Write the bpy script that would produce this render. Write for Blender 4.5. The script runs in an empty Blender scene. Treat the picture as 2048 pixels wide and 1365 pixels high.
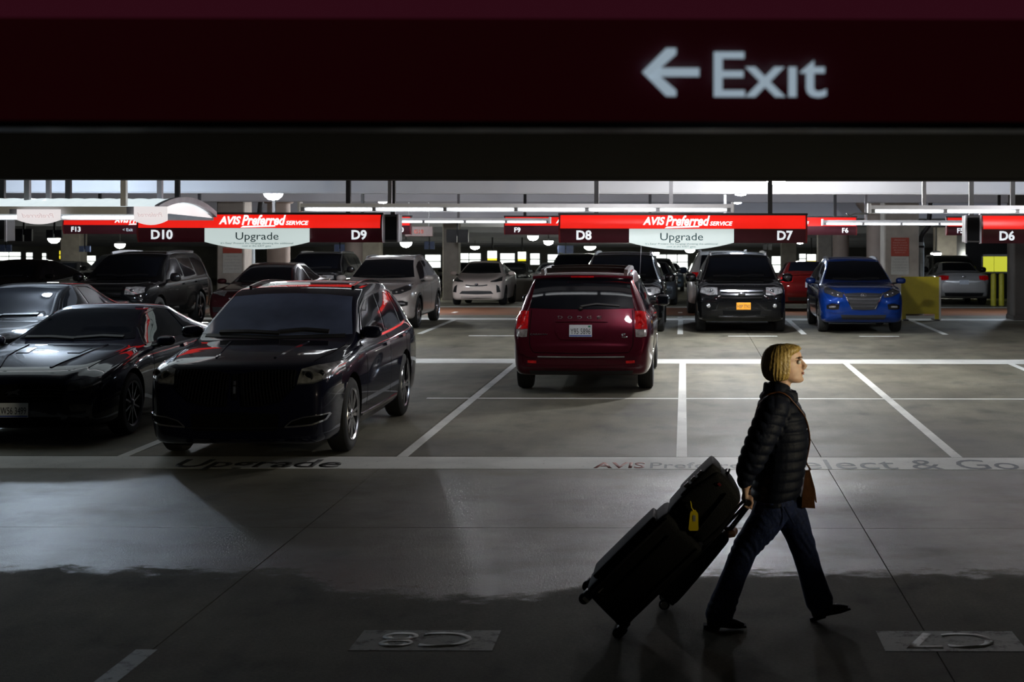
import bpy, bmesh, math, random
import numpy as np
from mathutils import Vector, Matrix
from mathutils.bvhtree import BVHTree
random.seed(7)
S = bpy.context.scene
COL = S.collection
PI = math.pi

# ------------------------------------------------------------------ camera
F_PX, EYE = 3050.0, 2.35          # focal length in pixels of the 2048 wide frame, eye height
cam = bpy.data.cameras.new('camera')
cam.sensor_width = 36.0
cam.lens = F_PX / 2048 * 36.0
cam.shift_x = -(1368 - 1024) / 2048
cam.shift_y = -(682.5 - 453) / 2048
cam.clip_start, cam.clip_end = 0.1, 400
cam.dof.use_dof = True
cam.dof.focus_distance = 14.0
cam.dof.aperture_fstop = 5.0
camo = bpy.data.objects.new('camera', cam); COL.objects.link(camo)
camo.location = (0, 0, EYE); camo.rotation_euler = (PI/2, math.radians(-0.09), 0)
S.camera = camo

# ------------------------------------------------------------------ world, exposure
w = bpy.data.worlds.new('night'); S.world = w; w.use_nodes = True
bg = w.node_tree.nodes['Background']
bg.inputs['Color'].default_value = (0.5, 0.55, 0.75, 1); bg.inputs['Strength'].default_value = 0.002
S.view_settings.view_transform = 'Standard'; S.view_settings.look = 'None'
S.view_settings.gamma = 1.0; S.view_settings.use_curve_mapping = False
S.view_settings.exposure = 0.0
LAMP_POWER = 560.0                 # emission strength of the dome lamps

# ------------------------------------------------------------------ materials
MATS = {}
def mat(name, col, rough=0.6, metal=0.0, coat=0.0, emit=None, estr=0.0, var=0.12, scale=8.0, bump=0.0, bscale=60.0, spec=0.5, trans=0.0, rvar=0.0, sheen=0.0, coords='Object'):
    if name in MATS: return MATS[name]
    m = bpy.data.materials.new(name); m.use_nodes = True
    nt = m.node_tree; b = nt.nodes['Principled BSDF']
    tc = nt.nodes.new('ShaderNodeTexCoord')
    n = nt.nodes.new('ShaderNodeTexNoise'); n.inputs['Scale'].default_value = scale; n.inputs['Detail'].default_value = 4
    nt.links.new(tc.outputs[coords], n.inputs['Vector'])
    r = nt.nodes.new('ShaderNodeValToRGB')
    r.color_ramp.elements[0].position = 0.3; r.color_ramp.elements[1].position = 0.7
    lo = [max(0, c*(1-var)) for c in col[:3]]; hi = [min(1, c*(1+var)) for c in col[:3]]
    r.color_ramp.elements[0].color = (*lo, 1); r.color_ramp.elements[1].color = (*hi, 1)
    nt.links.new(n.outputs['Fac'], r.inputs['Fac']); nt.links.new(r.outputs['Color'], b.inputs['Base Color'])
    b.inputs['Roughness'].default_value = rough; b.inputs['Metallic'].default_value = metal
    b.inputs['Coat Weight'].default_value = coat; b.inputs['Coat Roughness'].default_value = 0.03; b.inputs['Coat IOR'].default_value = 1.38
    b.inputs['Specular IOR Level'].default_value = spec
    if trans: b.inputs['Transmission Weight'].default_value = trans
    if sheen: b.inputs['Sheen Weight'].default_value = sheen
    if emit is not None:
        b.inputs['Emission Color'].default_value = (*emit, 1); b.inputs['Emission Strength'].default_value = estr
    if bump:
        nb = nt.nodes.new('ShaderNodeTexNoise'); nb.inputs['Scale'].default_value = bscale; nb.inputs['Detail'].default_value = 3
        nt.links.new(tc.outputs[coords], nb.inputs['Vector'])
        bp = nt.nodes.new('ShaderNodeBump'); bp.inputs['Strength'].default_value = bump; bp.inputs['Distance'].default_value = 0.02
        nt.links.new(nb.outputs['Fac'], bp.inputs['Height']); nt.links.new(bp.outputs['Normal'], b.inputs['Normal'])
    MATS[name] = m
    return m

def ramp_node(nt, src, stops):
    r = nt.nodes.new('ShaderNodeValToRGB'); e = r.color_ramp.elements
    while len(e) < len(stops): e.new(0.5)
    for i, (p, c) in enumerate(stops):
        e[i].position = p; e[i].color = (c, c, c, 1) if not isinstance(c, (tuple, list)) else (*c, 1)
    nt.links.new(src, r.inputs['Fac']); return r
def mth(nt, op, a, b=None, c=None, clamp=False):
    n = nt.nodes.new('ShaderNodeMath'); n.operation = op; n.use_clamp = clamp
    for i, v in enumerate((a, b, c)):
        if v is None: continue
        if isinstance(v, (int, float)): n.inputs[i].default_value = v
        else: nt.links.new(v, n.inputs[i])
    return n.outputs[0]

def floor_material():
    """stained parking-deck concrete; a damp film with an irregular edge covers part of the drive aisle"""
    m = bpy.data.materials.new('stained_concrete'); m.use_nodes = True; MATS['floor'] = m
    nt = m.node_tree; b = nt.nodes['Principled BSDF']; L = nt.links
    g = nt.nodes.new('ShaderNodeNewGeometry'); sp = nt.nodes.new('ShaderNodeSeparateXYZ'); L.new(g.outputs['Position'], sp.inputs[0])
    def noise(scale, detail=4, sx=1, sy=1, rough=0.55):
        mp = nt.nodes.new('ShaderNodeMapping'); mp.inputs['Scale'].default_value = (sx, sy, 1); L.new(g.outputs['Position'], mp.inputs[0])
        n = nt.nodes.new('ShaderNodeTexNoise'); n.inputs['Scale'].default_value = scale; n.inputs['Detail'].default_value = detail; n.inputs['Roughness'].default_value = rough
        L.new(mp.outputs[0], n.inputs['Vector']); return n.outputs['Fac']
    big = noise(0.55, 5, 1, 0.8); mid = noise(1.9, 6, 1, 0.7); fine = noise(45, 3); spk = noise(160, 2); strk = noise(2.2, 5, 1, 0.16)
    c1 = ramp_node(nt, big, [(0.28, (0.115, 0.103, 0.078)), (0.46, (0.175, 0.160, 0.115)), (0.58, (0.225, 0.21, 0.155)), (0.75, (0.155, 0.118, 0.088))])
    c2 = ramp_node(nt, mid, [(0.28, 0.42), (0.45, 0.9), (0.6, 1.0), (0.8, 1.25)])
    c3 = ramp_node(nt, fine, [(0.3, 0.8), (0.7, 1.15)])
    c4 = ramp_node(nt, strk, [(0.3, 0.72), (0.55, 1.0)])
    cur = c1.outputs['Color']
    for c in (c2, c3, c4):
        mx = nt.nodes.new('ShaderNodeMix'); mx.data_type = 'RGBA'; mx.blend_type = 'MULTIPLY'; mx.inputs['Factor'].default_value = 0.85
        L.new(cur, mx.inputs['A']); L.new(c.outputs['Color'], mx.inputs['B']); cur = mx.outputs['Result']
    # near edge of the damp film as a function of x, broken up by noise
    xn = mth(nt, 'MULTIPLY_ADD', sp.outputs['X'], 1/16.0, 0.5, True)
    ed = ramp_node(nt, xn, [(0.0, 0.54), (0.30, 0.52), (0.335, 0.50), (0.365, 0.26), (0.44, 0.20), (0.475, 0.46), (0.56, 0.48), (0.7, 0.50), (1.0, 0.4)])
    edge = mth(nt, 'MULTIPLY_ADD', ed.outputs['Color'], 2.4, 9.15)
    wob = mth(nt, 'MULTIPLY_ADD', noise(3.4, 8, 1, 1.4, 0.74), 1.5, -0.75)
    near = mth(nt, 'SUBTRACT', mth(nt, 'ADD', sp.outputs['Y'], wob), edge)
    wet = ramp_node(nt, mth(nt, 'MULTIPLY_ADD', near, 5.0, 0.5, True), [(0.0, 0.0), (1.0, 1.0)]).outputs['Color']
    patch = ramp_node(nt, noise(0.75, 5, 1, 1.3, 0.6), [(0.36, 0.62), (0.54, 1.0)]).outputs['Color']
    farfade = ramp_node(nt, mth(nt, 'MULTIPLY_ADD', sp.outputs['Y'], 1/6.0, -13.2/6.0, True), [(0.0, 1.0), (0.35, 0.45), (1.0, 0.25)]).outputs['Color']
    wetm = mth(nt, 'MULTIPLY', mth(nt, 'MULTIPLY', wet, patch), farfade)
    mx = nt.nodes.new('ShaderNodeMix'); mx.data_type = 'RGBA'; mx.blend_type = 'MULTIPLY'
    L.new(mth(nt, 'MULTIPLY', wetm, 0.45), mx.inputs['Factor']); L.new(cur, mx.inputs['A']); mx.inputs['B'].default_value = (0.45, 0.44, 0.46, 1)
    L.new(mx.outputs['Result'], b.inputs['Base Color'])
    L.new(mth(nt, 'MULTIPLY_ADD', wetm, -0.50, 0.78), b.inputs['Roughness'])
    L.new(mth(nt, 'MULTIPLY_ADD', wetm, 0.55, 0.25), b.inputs['Specular IOR Level'])
    hgt = mth(nt, 'ADD', mth(nt, 'MULTIPLY', spk, 0.7), mth(nt, 'MULTIPLY', fine, 0.6))
    bp = nt.nodes.new('ShaderNodeBump'); bp.inputs['Strength'].default_value = 0.55; bp.inputs['Distance'].default_value = 0.012
    L.new(hgt, bp.inputs['Height']); L.new(bp.outputs['Normal'], b.inputs['Normal'])
    return m
floor_material()

def worn_paint(name, col, under=(0.13, 0.12, 0.10), wear=0.45, scale=14.0):
    m = bpy.data.materials.new(name); m.use_nodes = True; MATS[name] = m
    nt = m.node_tree; b = nt.nodes['Principled BSDF']; g = nt.nodes.new('ShaderNodeNewGeometry')
    n = nt.nodes.new('ShaderNodeTexNoise'); n.inputs['Scale'].default_value = scale; n.inputs['Detail'].default_value = 8; n.inputs['Roughness'].default_value = 0.75
    nt.links.new(g.outputs['Position'], n.inputs['Vector'])
    r = nt.nodes.new('ShaderNodeValToRGB'); e = r.color_ramp.elements
    e[0].position = wear - 0.06; e[0].color = (*under, 1); e[1].position = wear + 0.05; e[1].color = (*col, 1)
    nt.links.new(n.outputs['Fac'], r.inputs['Fac'])
    n2 = nt.nodes.new('ShaderNodeTexNoise'); n2.inputs['Scale'].default_value = 1.3; n2.inputs['Detail'].default_value = 5
    nt.links.new(g.outputs['Position'], n2.inputs['Vector'])
    r2 = ramp_node(nt, n2.outputs['Fac'], [(0.3, 0.72), (0.6, 1.0)])
    mx = nt.nodes.new('ShaderNodeMix'); mx.data_type = 'RGBA'; mx.blend_type = 'MULTIPLY'; mx.inputs['Factor'].default_value = 1
    nt.links.new(r.outputs['Color'], mx.inputs['A']); nt.links.new(r2.outputs['Color'], mx.inputs['B'])
    nt.links.new(mx.outputs['Result'], b.inputs['Base Color'])
    b.inputs['Roughness'].default_value = 0.62
    return m
worn_paint('line_paint', (0.78, 0.78, 0.74), wear=0.36)
worn_paint('old_paint', (0.46, 0.48, 0.44), wear=0.45, scale=9)
worn_paint('old_digit', (0.85, 0.87, 0.83), wear=0.40, scale=9)
worn_paint('band_red', (0.36, 0.075, 0.045), (0.5, 0.5, 0.47), 0.36)
worn_paint('band_blue', (0.10, 0.115, 0.14), (0.5, 0.5, 0.47), 0.38)
worn_paint('band_black', (0.045, 0.042, 0.04), (0.3, 0.3, 0.28), 0.36)
worn_paint('walkway_paint', (0.20, 0.075, 0.03), (0.14, 0.10, 0.07), 0.38, 6)

M = lambda k: MATS[k]
mat('ceiling_paint', (0.17, 0.17, 0.18), 0.8, var=0.1, scale=2, bump=0.1)
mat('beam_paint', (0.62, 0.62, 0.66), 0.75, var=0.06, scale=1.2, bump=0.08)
mat('beam_shade', (0.003, 0.003, 0.0035), 0.8, var=0.1, scale=2)  # near-black colour stands in for shade on the unlit near beam
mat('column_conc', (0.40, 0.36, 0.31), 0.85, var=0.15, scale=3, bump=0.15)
mat('round_conc', (0.36, 0.29, 0.245), 0.85, var=0.1, scale=2, bump=0.1)
mat('wall_conc', (0.32, 0.31, 0.28), 0.85, var=0.15, scale=1.0, bump=0.1)
mat('black_metal', (0.012, 0.012, 0.014), 0.45, 0.0, var=0.2)
mat('grey_metal', (0.30, 0.30, 0.32), 0.4, 0.7, var=0.1)
mat('white_metal', (0.68, 0.68, 0.70), 0.4, 0.0, var=0.05)
mat('sign_red', (0.55, 0.012, 0.01), 0.35, emit=(1.0, 0.016, 0.008), estr=0.75, var=0.1, scale=3)  # emission stands in for strip light falling on the sign panels
mat('sign_red_far', (0.5, 0.012, 0.01), 0.35, emit=(1.0, 0.016, 0.008), estr=0.6, var=0.1, scale=3)
mat('sign_maroon', (0.045, 0.007, 0.014), 0.4, emit=(0.30, 0.02, 0.04), estr=0.02, var=0.1)
mat('sign_red_unlit', (0.16, 0.014, 0.02), 0.45, var=0.1)
mat('exit_red', (0.16, 0.014, 0.03), 0.45, emit=(1.0, 0.14, 0.30), estr=0.022, var=0.1)
mat('sign_brown', (0.09, 0.055, 0.05), 0.5)
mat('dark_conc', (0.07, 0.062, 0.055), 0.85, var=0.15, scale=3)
mat('sign_letter', (0.8, 0.8, 0.8), 0.4, emit=(0.86, 0.93, 1.0), estr=0.75, var=0.02)
mat('sign_letter_dim', (0.55, 0.62, 0.68), 0.4, emit=(0.62, 0.78, 0.92), estr=0.42, var=0.02)
mat('sign_white', (0.85, 0.85, 0.85), 0.4, emit=(1, 1, 1), estr=1.1, var=0.02)
mat('panel_white', (0.62, 0.68, 0.68), 0.4, emit=(0.80, 0.95, 0.95), estr=0.55, var=0.03)
mat('panel_ink', (0.02, 0.07, 0.085), 0.5)
mat('panel_ink_small', (0.20, 0.27, 0.28), 0.5)
mat('panel_frost', (0.75, 0.72, 0.73), 0.4, emit=(1.0, 0.94, 0.97), estr=0.7, var=0.04)
mat('panel_ghost', (0.75, 0.6, 0.6), 0.5, emit=(1.0, 0.85, 0.87), estr=0.55)
mat('vault_sheet', (0.80, 0.86, 0.88), 0.35, emit=(0.85, 0.97, 1.0), estr=0.80, var=0.03)  # emission stands in for lamp light coming through the canopy sheet
mat('vault_trim', (0.30, 0.29, 0.33), 0.4, 0.3)
mat('tube_glow', (0.9, 0.9, 0.9), 0.4, emit=(0.93, 0.97, 1.0), estr=5.0, var=0.01)
mat('lamp_glow', (0.9, 0.9, 0.9), 0.4, emit=(0.90, 0.94, 1.0), estr=LAMP_POWER, var=0.01)
mat('lamp_glow_soft', (0.9, 0.9, 0.9), 0.4, emit=(0.74, 0.86, 1.0), estr=LAMP_POWER*0.5, var=0.01)
mat('lamp_glow_strong', (0.9, 0.9, 0.9), 0.4, emit=(0.95, 0.96, 0.95), estr=LAMP_POWER*1.1, var=0.01)
mat('lamp_glow_blue', (0.9, 0.9, 0.9), 0.4, emit=(0.68, 0.83, 1.0), estr=LAMP_POWER*0.8, var=0.01)
mat('lamp_glow_fill', (0.9, 0.9, 0.9), 0.4, emit=(0.95, 0.93, 0.95), estr=LAMP_POWER*0.30, var=0.01)  # glow of the weak unseen lamps added as fill
mat('lamp_glow_far', (0.9, 0.9, 0.9), 0.4, emit=(0.95, 0.98, 0.88), estr=LAMP_POWER*0.22, var=0.01)
mat('added_flood_glow', (0.9, 0.9, 0.9), 0.4, emit=(1.0, 0.89, 0.62), estr=4300, var=0.01)  # glow of the unseen flood lamp added for the woman's face
mat('window_glow', (0.8, 0.8, 0.8), 0.3, emit=(0.93, 1.0, 0.92), estr=2.2, var=0.05, scale=0.5)
mat('yellow_glow', (0.8, 0.7, 0.1), 0.3, emit=(1.0, 0.82, 0.04), estr=1.2, var=0.1)
mat('booth_glow', (0.5, 0.5, 0.1), 0.3, emit=(0.75, 0.78, 0.06), estr=0.7, var=0.35, scale=1.5)
mat('yellow_board', (0.48, 0.385, 0.003), 0.5, var=0.06)
mat('yellow_post', (0.40, 0.36, 0.02), 0.5, var=0.1)
mat('notice_red', (0.42, 0.07, 0.045), 0.5, var=0.05)
mat('notice_white', (0.52, 0.52, 0.48), 0.5, var=0.05)
mat('notice_ink_pale', (0.62, 0.38, 0.34), 0.5)
mat('notice_ink_grey', (0.30, 0.29, 0.27), 0.5)
mat('pipe_white', (0.42, 0.47, 0.49), 0.5)
mat('blue_sign', (0.09, 0.12, 0.24), 0.5)
# cars
mat('glass_dark', (0.004, 0.005, 0.008), 0.04, spec=0.38, var=0.2)
mat('glass_blue_reflect', (0.085, 0.11, 0.20), 0.10, spec=0.7, var=0.35, scale=1.5)  # bluish reflection of the surroundings put into the windshield colour
mat('trim_black', (0.008, 0.008, 0.009), 0.5, var=0.1)
mat('gloss_black', (0.006, 0.006, 0.007), 0.15, var=0.1)
mat('well_black', (0.003, 0.003, 0.003), 0.95, spec=0.1)
mat('rubber', (0.010, 0.010, 0.010), 0.8, var=0.2, scale=30)
mat('alloy', (0.62, 0.62, 0.64), 0.22, 1.0, var=0.05)
mat('alloy_dark', (0.12, 0.12, 0.13), 0.3, 1.0, var=0.1)
mat('chrome', (0.75, 0.75, 0.78), 0.08, 1.0, var=0.03)
mat('dark_chrome', (0.10, 0.10, 0.11), 0.15, 1.0, var=0.1)
mat('lamp_clear', (0.48, 0.48, 0.49), 0.12, 0.75, 1.0, var=0.6, scale=16)
mat('lamp_smoke', (0.05, 0.05, 0.055), 0.1, 0.4, 1.0, var=0.6, scale=14)
mat('tail_red', (0.42, 0.006, 0.008), 0.12, 0.0, 1.0, var=0.45, scale=22, emit=(1, 0.01, 0.01), estr=0.03)
mat('tail_clear', (0.45, 0.42, 0.42), 0.12, 0.5, 1.0, var=0.4, scale=22)
mat('plate_white', (0.62, 0.66, 0.72), 0.45, var=0.05)
mat('plate_blue', (0.08, 0.13, 0.45), 0.45)
mat('plate_green', (0.03, 0.22, 0.14), 0.45)
mat('plate_orange', (0.75, 0.30, 0.01), 0.45)
mat('plate_ink', (0.02, 0.025, 0.04), 0.5)
def paint(name, col, metal=0.25, rough=0.28, coat=1.0):
    return mat('paint_'+name, col, rough, metal, coat, var=0.04, scale=40, spec=0.03)
paint('midnight', (0.0035, 0.004, 0.014), 0.0, 0.4); paint('black', (0.0025, 0.0025, 0.003), 0.0, 0.4)
paint('maroon', (0.066, 0.006, 0.014), 0.4, 0.28); paint('blue', (0.003, 0.024, 0.15), 0.3, 0.35)
paint('white', (0.80, 0.68, 0.61), 0.0, 0.4); paint('champagne', (0.50, 0.455, 0.43), 0.2, 0.35)
paint('red', (0.12, 0.007, 0.006), 0.3, 0.3); paint('silver', (0.42, 0.41, 0.40), 0.5, 0.3)
paint('wine', (0.035, 0.008, 0.010), 0.3, 0.3); paint('grey', (0.10, 0.11, 0.12), 0.5, 0.3); paint('pale_blue', (0.20, 0.27, 0.36), 0.4, 0.3)

# ------------------------------------------------------------------ helpers
def finish(o, parent=None):
    COL.objects.link(o)
    if parent is not None: o.parent = parent
    return o
def thing(name, label, cat, loc=(0, 0, 0), rz=0.0, group=None):
    o = bpy.data.objects.new(name, None); o.empty_display_size = 0.2
    o.location = loc; o.rotation_euler = (0, 0, rz)
    o['label'] = label; o['category'] = cat
    if group: o['group'] = group
    return finish(o)
def tag(o, label, cat, group=None):
    o['label'] = label; o['category'] = cat
    if group: o['group'] = group
    return o
class MB:
    def __init__(s): s.v = []; s.f = []
    def add(s, vs, fs):
        n = len(s.v); s.v += [tuple(v) for v in vs]; s.f += [tuple(i+n for i in f) for f in fs]; return s
    def box(s, x0, x1, y0, y1, z0, z1, bev=0.0):
        if bev:
            b = bev; vs = []; 
            ring = lambda z, i: [(x0+b, y0+i, z), (x1-b, y0+i, z), (x1-i, y0+b, z), (x1-i, y1-b, z), (x1-b, y1-i, z), (x0+b, y1-i, z), (x0+i, y1-b, z), (x0+i, y0+b, z)]
            for z, i in ((z0, b*.6), (z0+b, 0), (z1-b, 0), (z1, b*.6)): vs += ring(z, i)
            fs = [tuple(range(7, -1, -1)), tuple(range(24, 32))]
            for k in range(3):
                for j in range(8): a = k*8+j; c = k*8+(j+1) % 8; fs.append((a, c, c+8, a+8))
            return s.add(vs, fs)
        vs = [(x0,y0,z0),(x1,y0,z0),(x1,y1,z0),(x0,y1,z0),(x0,y0,z1),(x1,y0,z1),(x1,y1,z1),(x0,y1,z1)]
        return s.add(vs, [(3,2,1,0),(4,5,6,7),(0,1,5,4),(1,2,6,5),(2,3,7,6),(3,0,4,7)])
    def obox(s, c, ax, ay, az):      # oriented box from centre and half-axis vectors
        c, ax, ay, az = map(Vector, (c, ax, ay, az)); vs = []
        for k in (-1, 1):
            for i, j in ((-1,-1),(1,-1),(1,1),(-1,1)): vs.append(c+ax*i+ay*j+az*k)
        return s.add(vs, [(3,2,1,0),(4,5,6,7),(0,1,5,4),(1,2,6,5),(2,3,7,6),(3,0,4,7)])
    def tube(s, pts, r, n=8, caps=True):
        pts = [Vector(p) for p in pts]; rs = r if isinstance(r, (list, tuple)) else [r]*len(pts)
        rings = []; up = None
        for i, p in enumerate(pts):
            d = (pts[min(i+1, len(pts)-1)] - pts[max(i-1, 0)]).normalized()
            if up is None: up = Vector((0,0,1)) if abs(d.z) < 0.9 else Vector((1,0,0))
            a = d.cross(up).normalized(); b = a.cross(d).normalized(); up = b
            rr = rs[i]; ra, rb = rr if isinstance(rr, (tuple, list)) else (rr, rr)
            rings.append([p + a*math.cos(2*PI*k/n)*ra + b*math.sin(2*PI*k/n)*rb for k in range(n)])
        vs = [v for ring in rings for v in ring]; fs = []
        for i in range(len(pts)-1):
            for k in range(n): fs.append((i*n+k, i*n+(k+1) % n, (i+1)*n+(k+1) % n, (i+1)*n+k))
        if caps: fs.append(tuple(range(n-1, -1, -1))); fs.append(tuple((len(pts)-1)*n+k for k in range(n)))
        return s.add(vs, fs)
    def lathe(s, prof, n=24, axis='z', c=(0, 0, 0), caps=True):      # prof: (radius, height)
        vs = []; fs = []
        for r, h in prof:
            for k in range(n):
                a = 2*PI*k/n; x, y = r*math.cos(a), r*math.sin(a)
                p = (x, y, h) if axis == 'z' else ((h, x, y) if axis == 'x' else (x, h, y))
                vs.append((p[0]+c[0], p[1]+c[1], p[2]+c[2]))
        m = len(prof)
        for i in range(m-1):
            for k in range(n): fs.append((i*n+k, i*n+(k+1) % n, (i+1)*n+(k+1) % n, (i+1)*n+k))
        if caps: fs.append(tuple(range(n-1, -1, -1))); fs.append(tuple((m-1)*n+k for k in range(n)))
        return s.add(vs, fs)
    def prism(s, poly, y0, y1, axis='y'):                 # polygon (x,z) extruded along y  (or (y,z) along x)
        n = len(poly)
        f = (lambda p, t: (p[0], t, p[1])) if axis == 'y' else ((lambda p, t: (t, p[0], p[1])) if axis == 'x' else (lambda p, t: (p[0], p[1], t)))
        vs = [f(p, y0) for p in poly] + [f(p, y1) for p in poly]
        fs = [tuple(range(n)), tuple(range(2*n-1, n-1, -1))]
        for i in range(n): j = (i+1) % n; fs.append((i, n+i, n+j, j))
        return s.add(vs, fs)
    def ball(s, c, r, n=12, m=8):
        rx, ry, rz = r if isinstance(r, (tuple, list)) else (r, r, r)
        prof = [(math.sin(PI*i/m), -math.cos(PI*i/m)) for i in range(m+1)]
        prof[0] = (0.02, -1); prof[-1] = (0.02, 1)
        n0 = len(s.v); s.lathe(prof, n)
        for i in range(n0, len(s.v)): v = s.v[i]; s.v[i] = (v[0]*rx+c[0], v[1]*ry+c[1], v[2]*rz+c[2])
        return s
    def xf(s, mtx):
        s.v = [tuple(mtx @ Vector(v)) for v in s.v]; return s
    def mesh(s, name, smooth=False, fixn=True):
        me = bpy.data.meshes.new(name); me.from_pydata(s.v, [], s.f); me.update()
        if fixn:
            bm = bmesh.new(); bm.from_mesh(me); bmesh.ops.recalc_face_normals(bm, faces=bm.faces); bm.to_mesh(me); bm.free()
        if smooth: smooth_mesh(me, smooth)
        return me
    def build(s, name, m, parent=None, smooth=False):
        me = s.mesh(name, smooth); me.materials.append(M(m) if isinstance(m, str) else m)
        return finish(bpy.data.objects.new(name, me), parent)
def smooth_mesh(me, ang=True):
    me.polygons.foreach_set('use_smooth', [True]*len(me.polygons))
    if ang is not True:
        bm = bmesh.new(); bm.from_mesh(me); lim = math.radians(ang)
        for e in bm.edges:
            if len(e.link_faces) == 2 and e.calc_face_angle(0) > lim: e.smooth = False
        bm.to_mesh(me); bm.free()
def struct(o): o['kind'] = 'structure'; return o
TXT = {}
def text_mesh(body, height=None, width=None, bold=0.0, shear=0.0, depth=0.002, align='CENTER', spacing=1.0):
    """lettering as a mesh in the XY plane, baseline at y=0; height = height of the tallest letter"""
    key = (body, height, width, bold, shear, depth, align, spacing)
    if key in TXT: return TXT[key]
    cu = bpy.data.curves.new('lettering', 'FONT'); cu.body = body; cu.size = 1; cu.offset = bold; cu.shear = shear
    cu.resolution_u = 3; cu.align_x = align; cu.space_character = spacing
    o = bpy.data.objects.new('lettering', cu); COL.objects.link(o)
    dg = bpy.context.evaluated_depsgraph_get(); dg.update()
    me = bpy.data.meshes.new_from_object(o.evaluated_get(dg)); bpy.data.objects.remove(o)
    co = np.array([v.co[:] for v in me.vertices]); lo = co.min(0); hi = co.max(0)
    sy = height/0.73 if height else 1.0      # capital height of the built-in font at size 1
    sx = sy
    if width: sx = width/(hi[0]-lo[0]); sy = sy if height else sx
    bm = bmesh.new(); bm.from_mesh(me)
    for v in bm.verts: v.co = (v.co.x*sx, v.co.y*sy, 0)
    if depth:
        r = bmesh.ops.extrude_face_region(bm, geom=bm.faces[:])
        for e in r['geom']:
            if isinstance(e, bmesh.types.BMVert): e.co.z += depth
        bmesh.ops.recalc_face_normals(bm, faces=bm.faces)
    bm.to_mesh(me); bm.free(); me.name = 'lettering'
    TXT[key] = me; return me
def text(name, body, m, loc, parent=None, rot=(PI/2, 0, 0), **kw):
    me = text_mesh(body, **kw)
    if not me.materials: me.materials.append(M(m))
    o = bpy.data.objects.new(name, me)
    if me.materials[0] != M(m): o.material_slots[0].link = 'OBJECT'; o.material_slots[0].material = M(m)
    o.location = loc; o.rotation_euler = rot
    return finish(o, parent)
def PX(px, Y): return (px-1368)*Y/F_PX              # photograph column -> metres right of the stall axis at depth Y
def PZ(py, Y): return EYE-(py-453)*Y/F_PX           # photograph row -> height at depth Y
def GY(py): return F_PX*EYE/(py-453)                # photograph row -> depth on the level deck
SLOPE0, SLOPE = 40.0, 0.0255
def FZ(Y): return 0.0 if Y < SLOPE0 else -(Y-SLOPE0)*SLOPE   # deck height (it falls away beyond the walkway)
# ------------------------------------------------------------------ the deck
XL, XR, YN, YF = -78.0, 46.0, -8.0, 150.0
me = bpy.data.meshes.new('floor')
ys = [YN, SLOPE0, YF]
vs = []; fs = []
for y in ys:
    z = FZ(y) - (0.03 if y <= SLOPE0 else 0.0)
    vs += [(XL, y, z), (XR, y, z)]
vs[2:2] = []
vs = [(XL, YN, -0.03), (XR, YN, -0.03), (XL, SLOPE0, -0.03), (XR, SLOPE0, -0.03), (XL, SLOPE0, 0), (XR, SLOPE0, 0), (XL, YF, FZ(YF)), (XR, YF, FZ(YF)),
      (XL, YN, -0.3), (XR, YN, -0.3), (XL, YF, FZ(YF)-0.3), (XR, YF, FZ(YF)-0.3)]
fs = [(0, 1, 3, 2), (2, 3, 5, 4), (4, 5, 7, 6), (9, 8, 10, 11)]
me.from_pydata(vs, [], fs); me.update(); me.materials.append(M('floor'))
floor = struct(finish(bpy.data.objects.new('floor', me)))
xj = [XL] + [1.40 + 4.34*k for k in range(-6, 4)] + [XR]
yj = [YN, -1.2, 3.2, 7.55, 11.87, 15.56, 20.95, 26.1, 32.7, 40.0]
for i in range(len(xj)-1):
    for j in range(len(yj)-1):
        MB().box(xj[i]+0.004, xj[i+1]-0.004, yj[j]+0.004, yj[j+1]-0.004, -0.028, 0.0).build('floor_slab', 'floor', floor)

def flat(name, m, x0, x1, y0, y1, z=0.002, parent=floor):
    n = max(1, int((y1-y0)/3)); mb = MB()
    if y1 <= SLOPE0: mb.box(x0, x1, y0, y1, z-0.003, z)
    else:
        vs = [(x0, y0, FZ(y0)+z), (x1, y0, FZ(y0)+z), (x1, y1, FZ(y1)+z), (x0, y1, FZ(y1)+z)]
        mb.add(vs, [(0, 1, 2, 3)])
    return mb.build(name, m, parent)
front_band = flat('painted_band', 'line_paint', -17, 12.5, 14.74, 15.50)
flat('painted_line', 'line_paint', -3.5, 12.5, 20.72, 20.83, 0.003)
flat('painted_band', 'line_paint', -17, 14, 26.1, 26.95)
for x in (-8.55, -5.70, -2.86, -0.02, 2.78, 5.6):
    flat('painted_line', 'line_paint', x-0.055, x+0.055, 15.50, 26.1, 0.004)
flat('painted_line', 'old_paint', -3.03, -2.91, 3.0, 8.44)
flat('painted_band', 'line_paint', -20, 16, 38.15, 38.9)
for x in (-5.75, -2.9, -0.08, 2.62, 5.7):
    flat('painted_line', 'old_digit', x-0.06, x+0.06, 33.2, 38.15, 0.004)
for x0, x1 in ((-4.6, -3.55), (0.95, 2.0), (3.75, 4.6)):
    flat('painted_line', 'old_digit', x0, x1, 32.55, 32.68, 0.004)
flat('painted_walkway', 'walkway_paint', -30, 20, 40.35, 47.5)
for x in (-6.4, -0.1): flat('painted_line', 'line_paint', x-0.06, x+0.06, 39.2, 43.0, 0.006)
flat('painted_band', 'line_paint', -30, 20, 48.0, 48.6)
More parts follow.
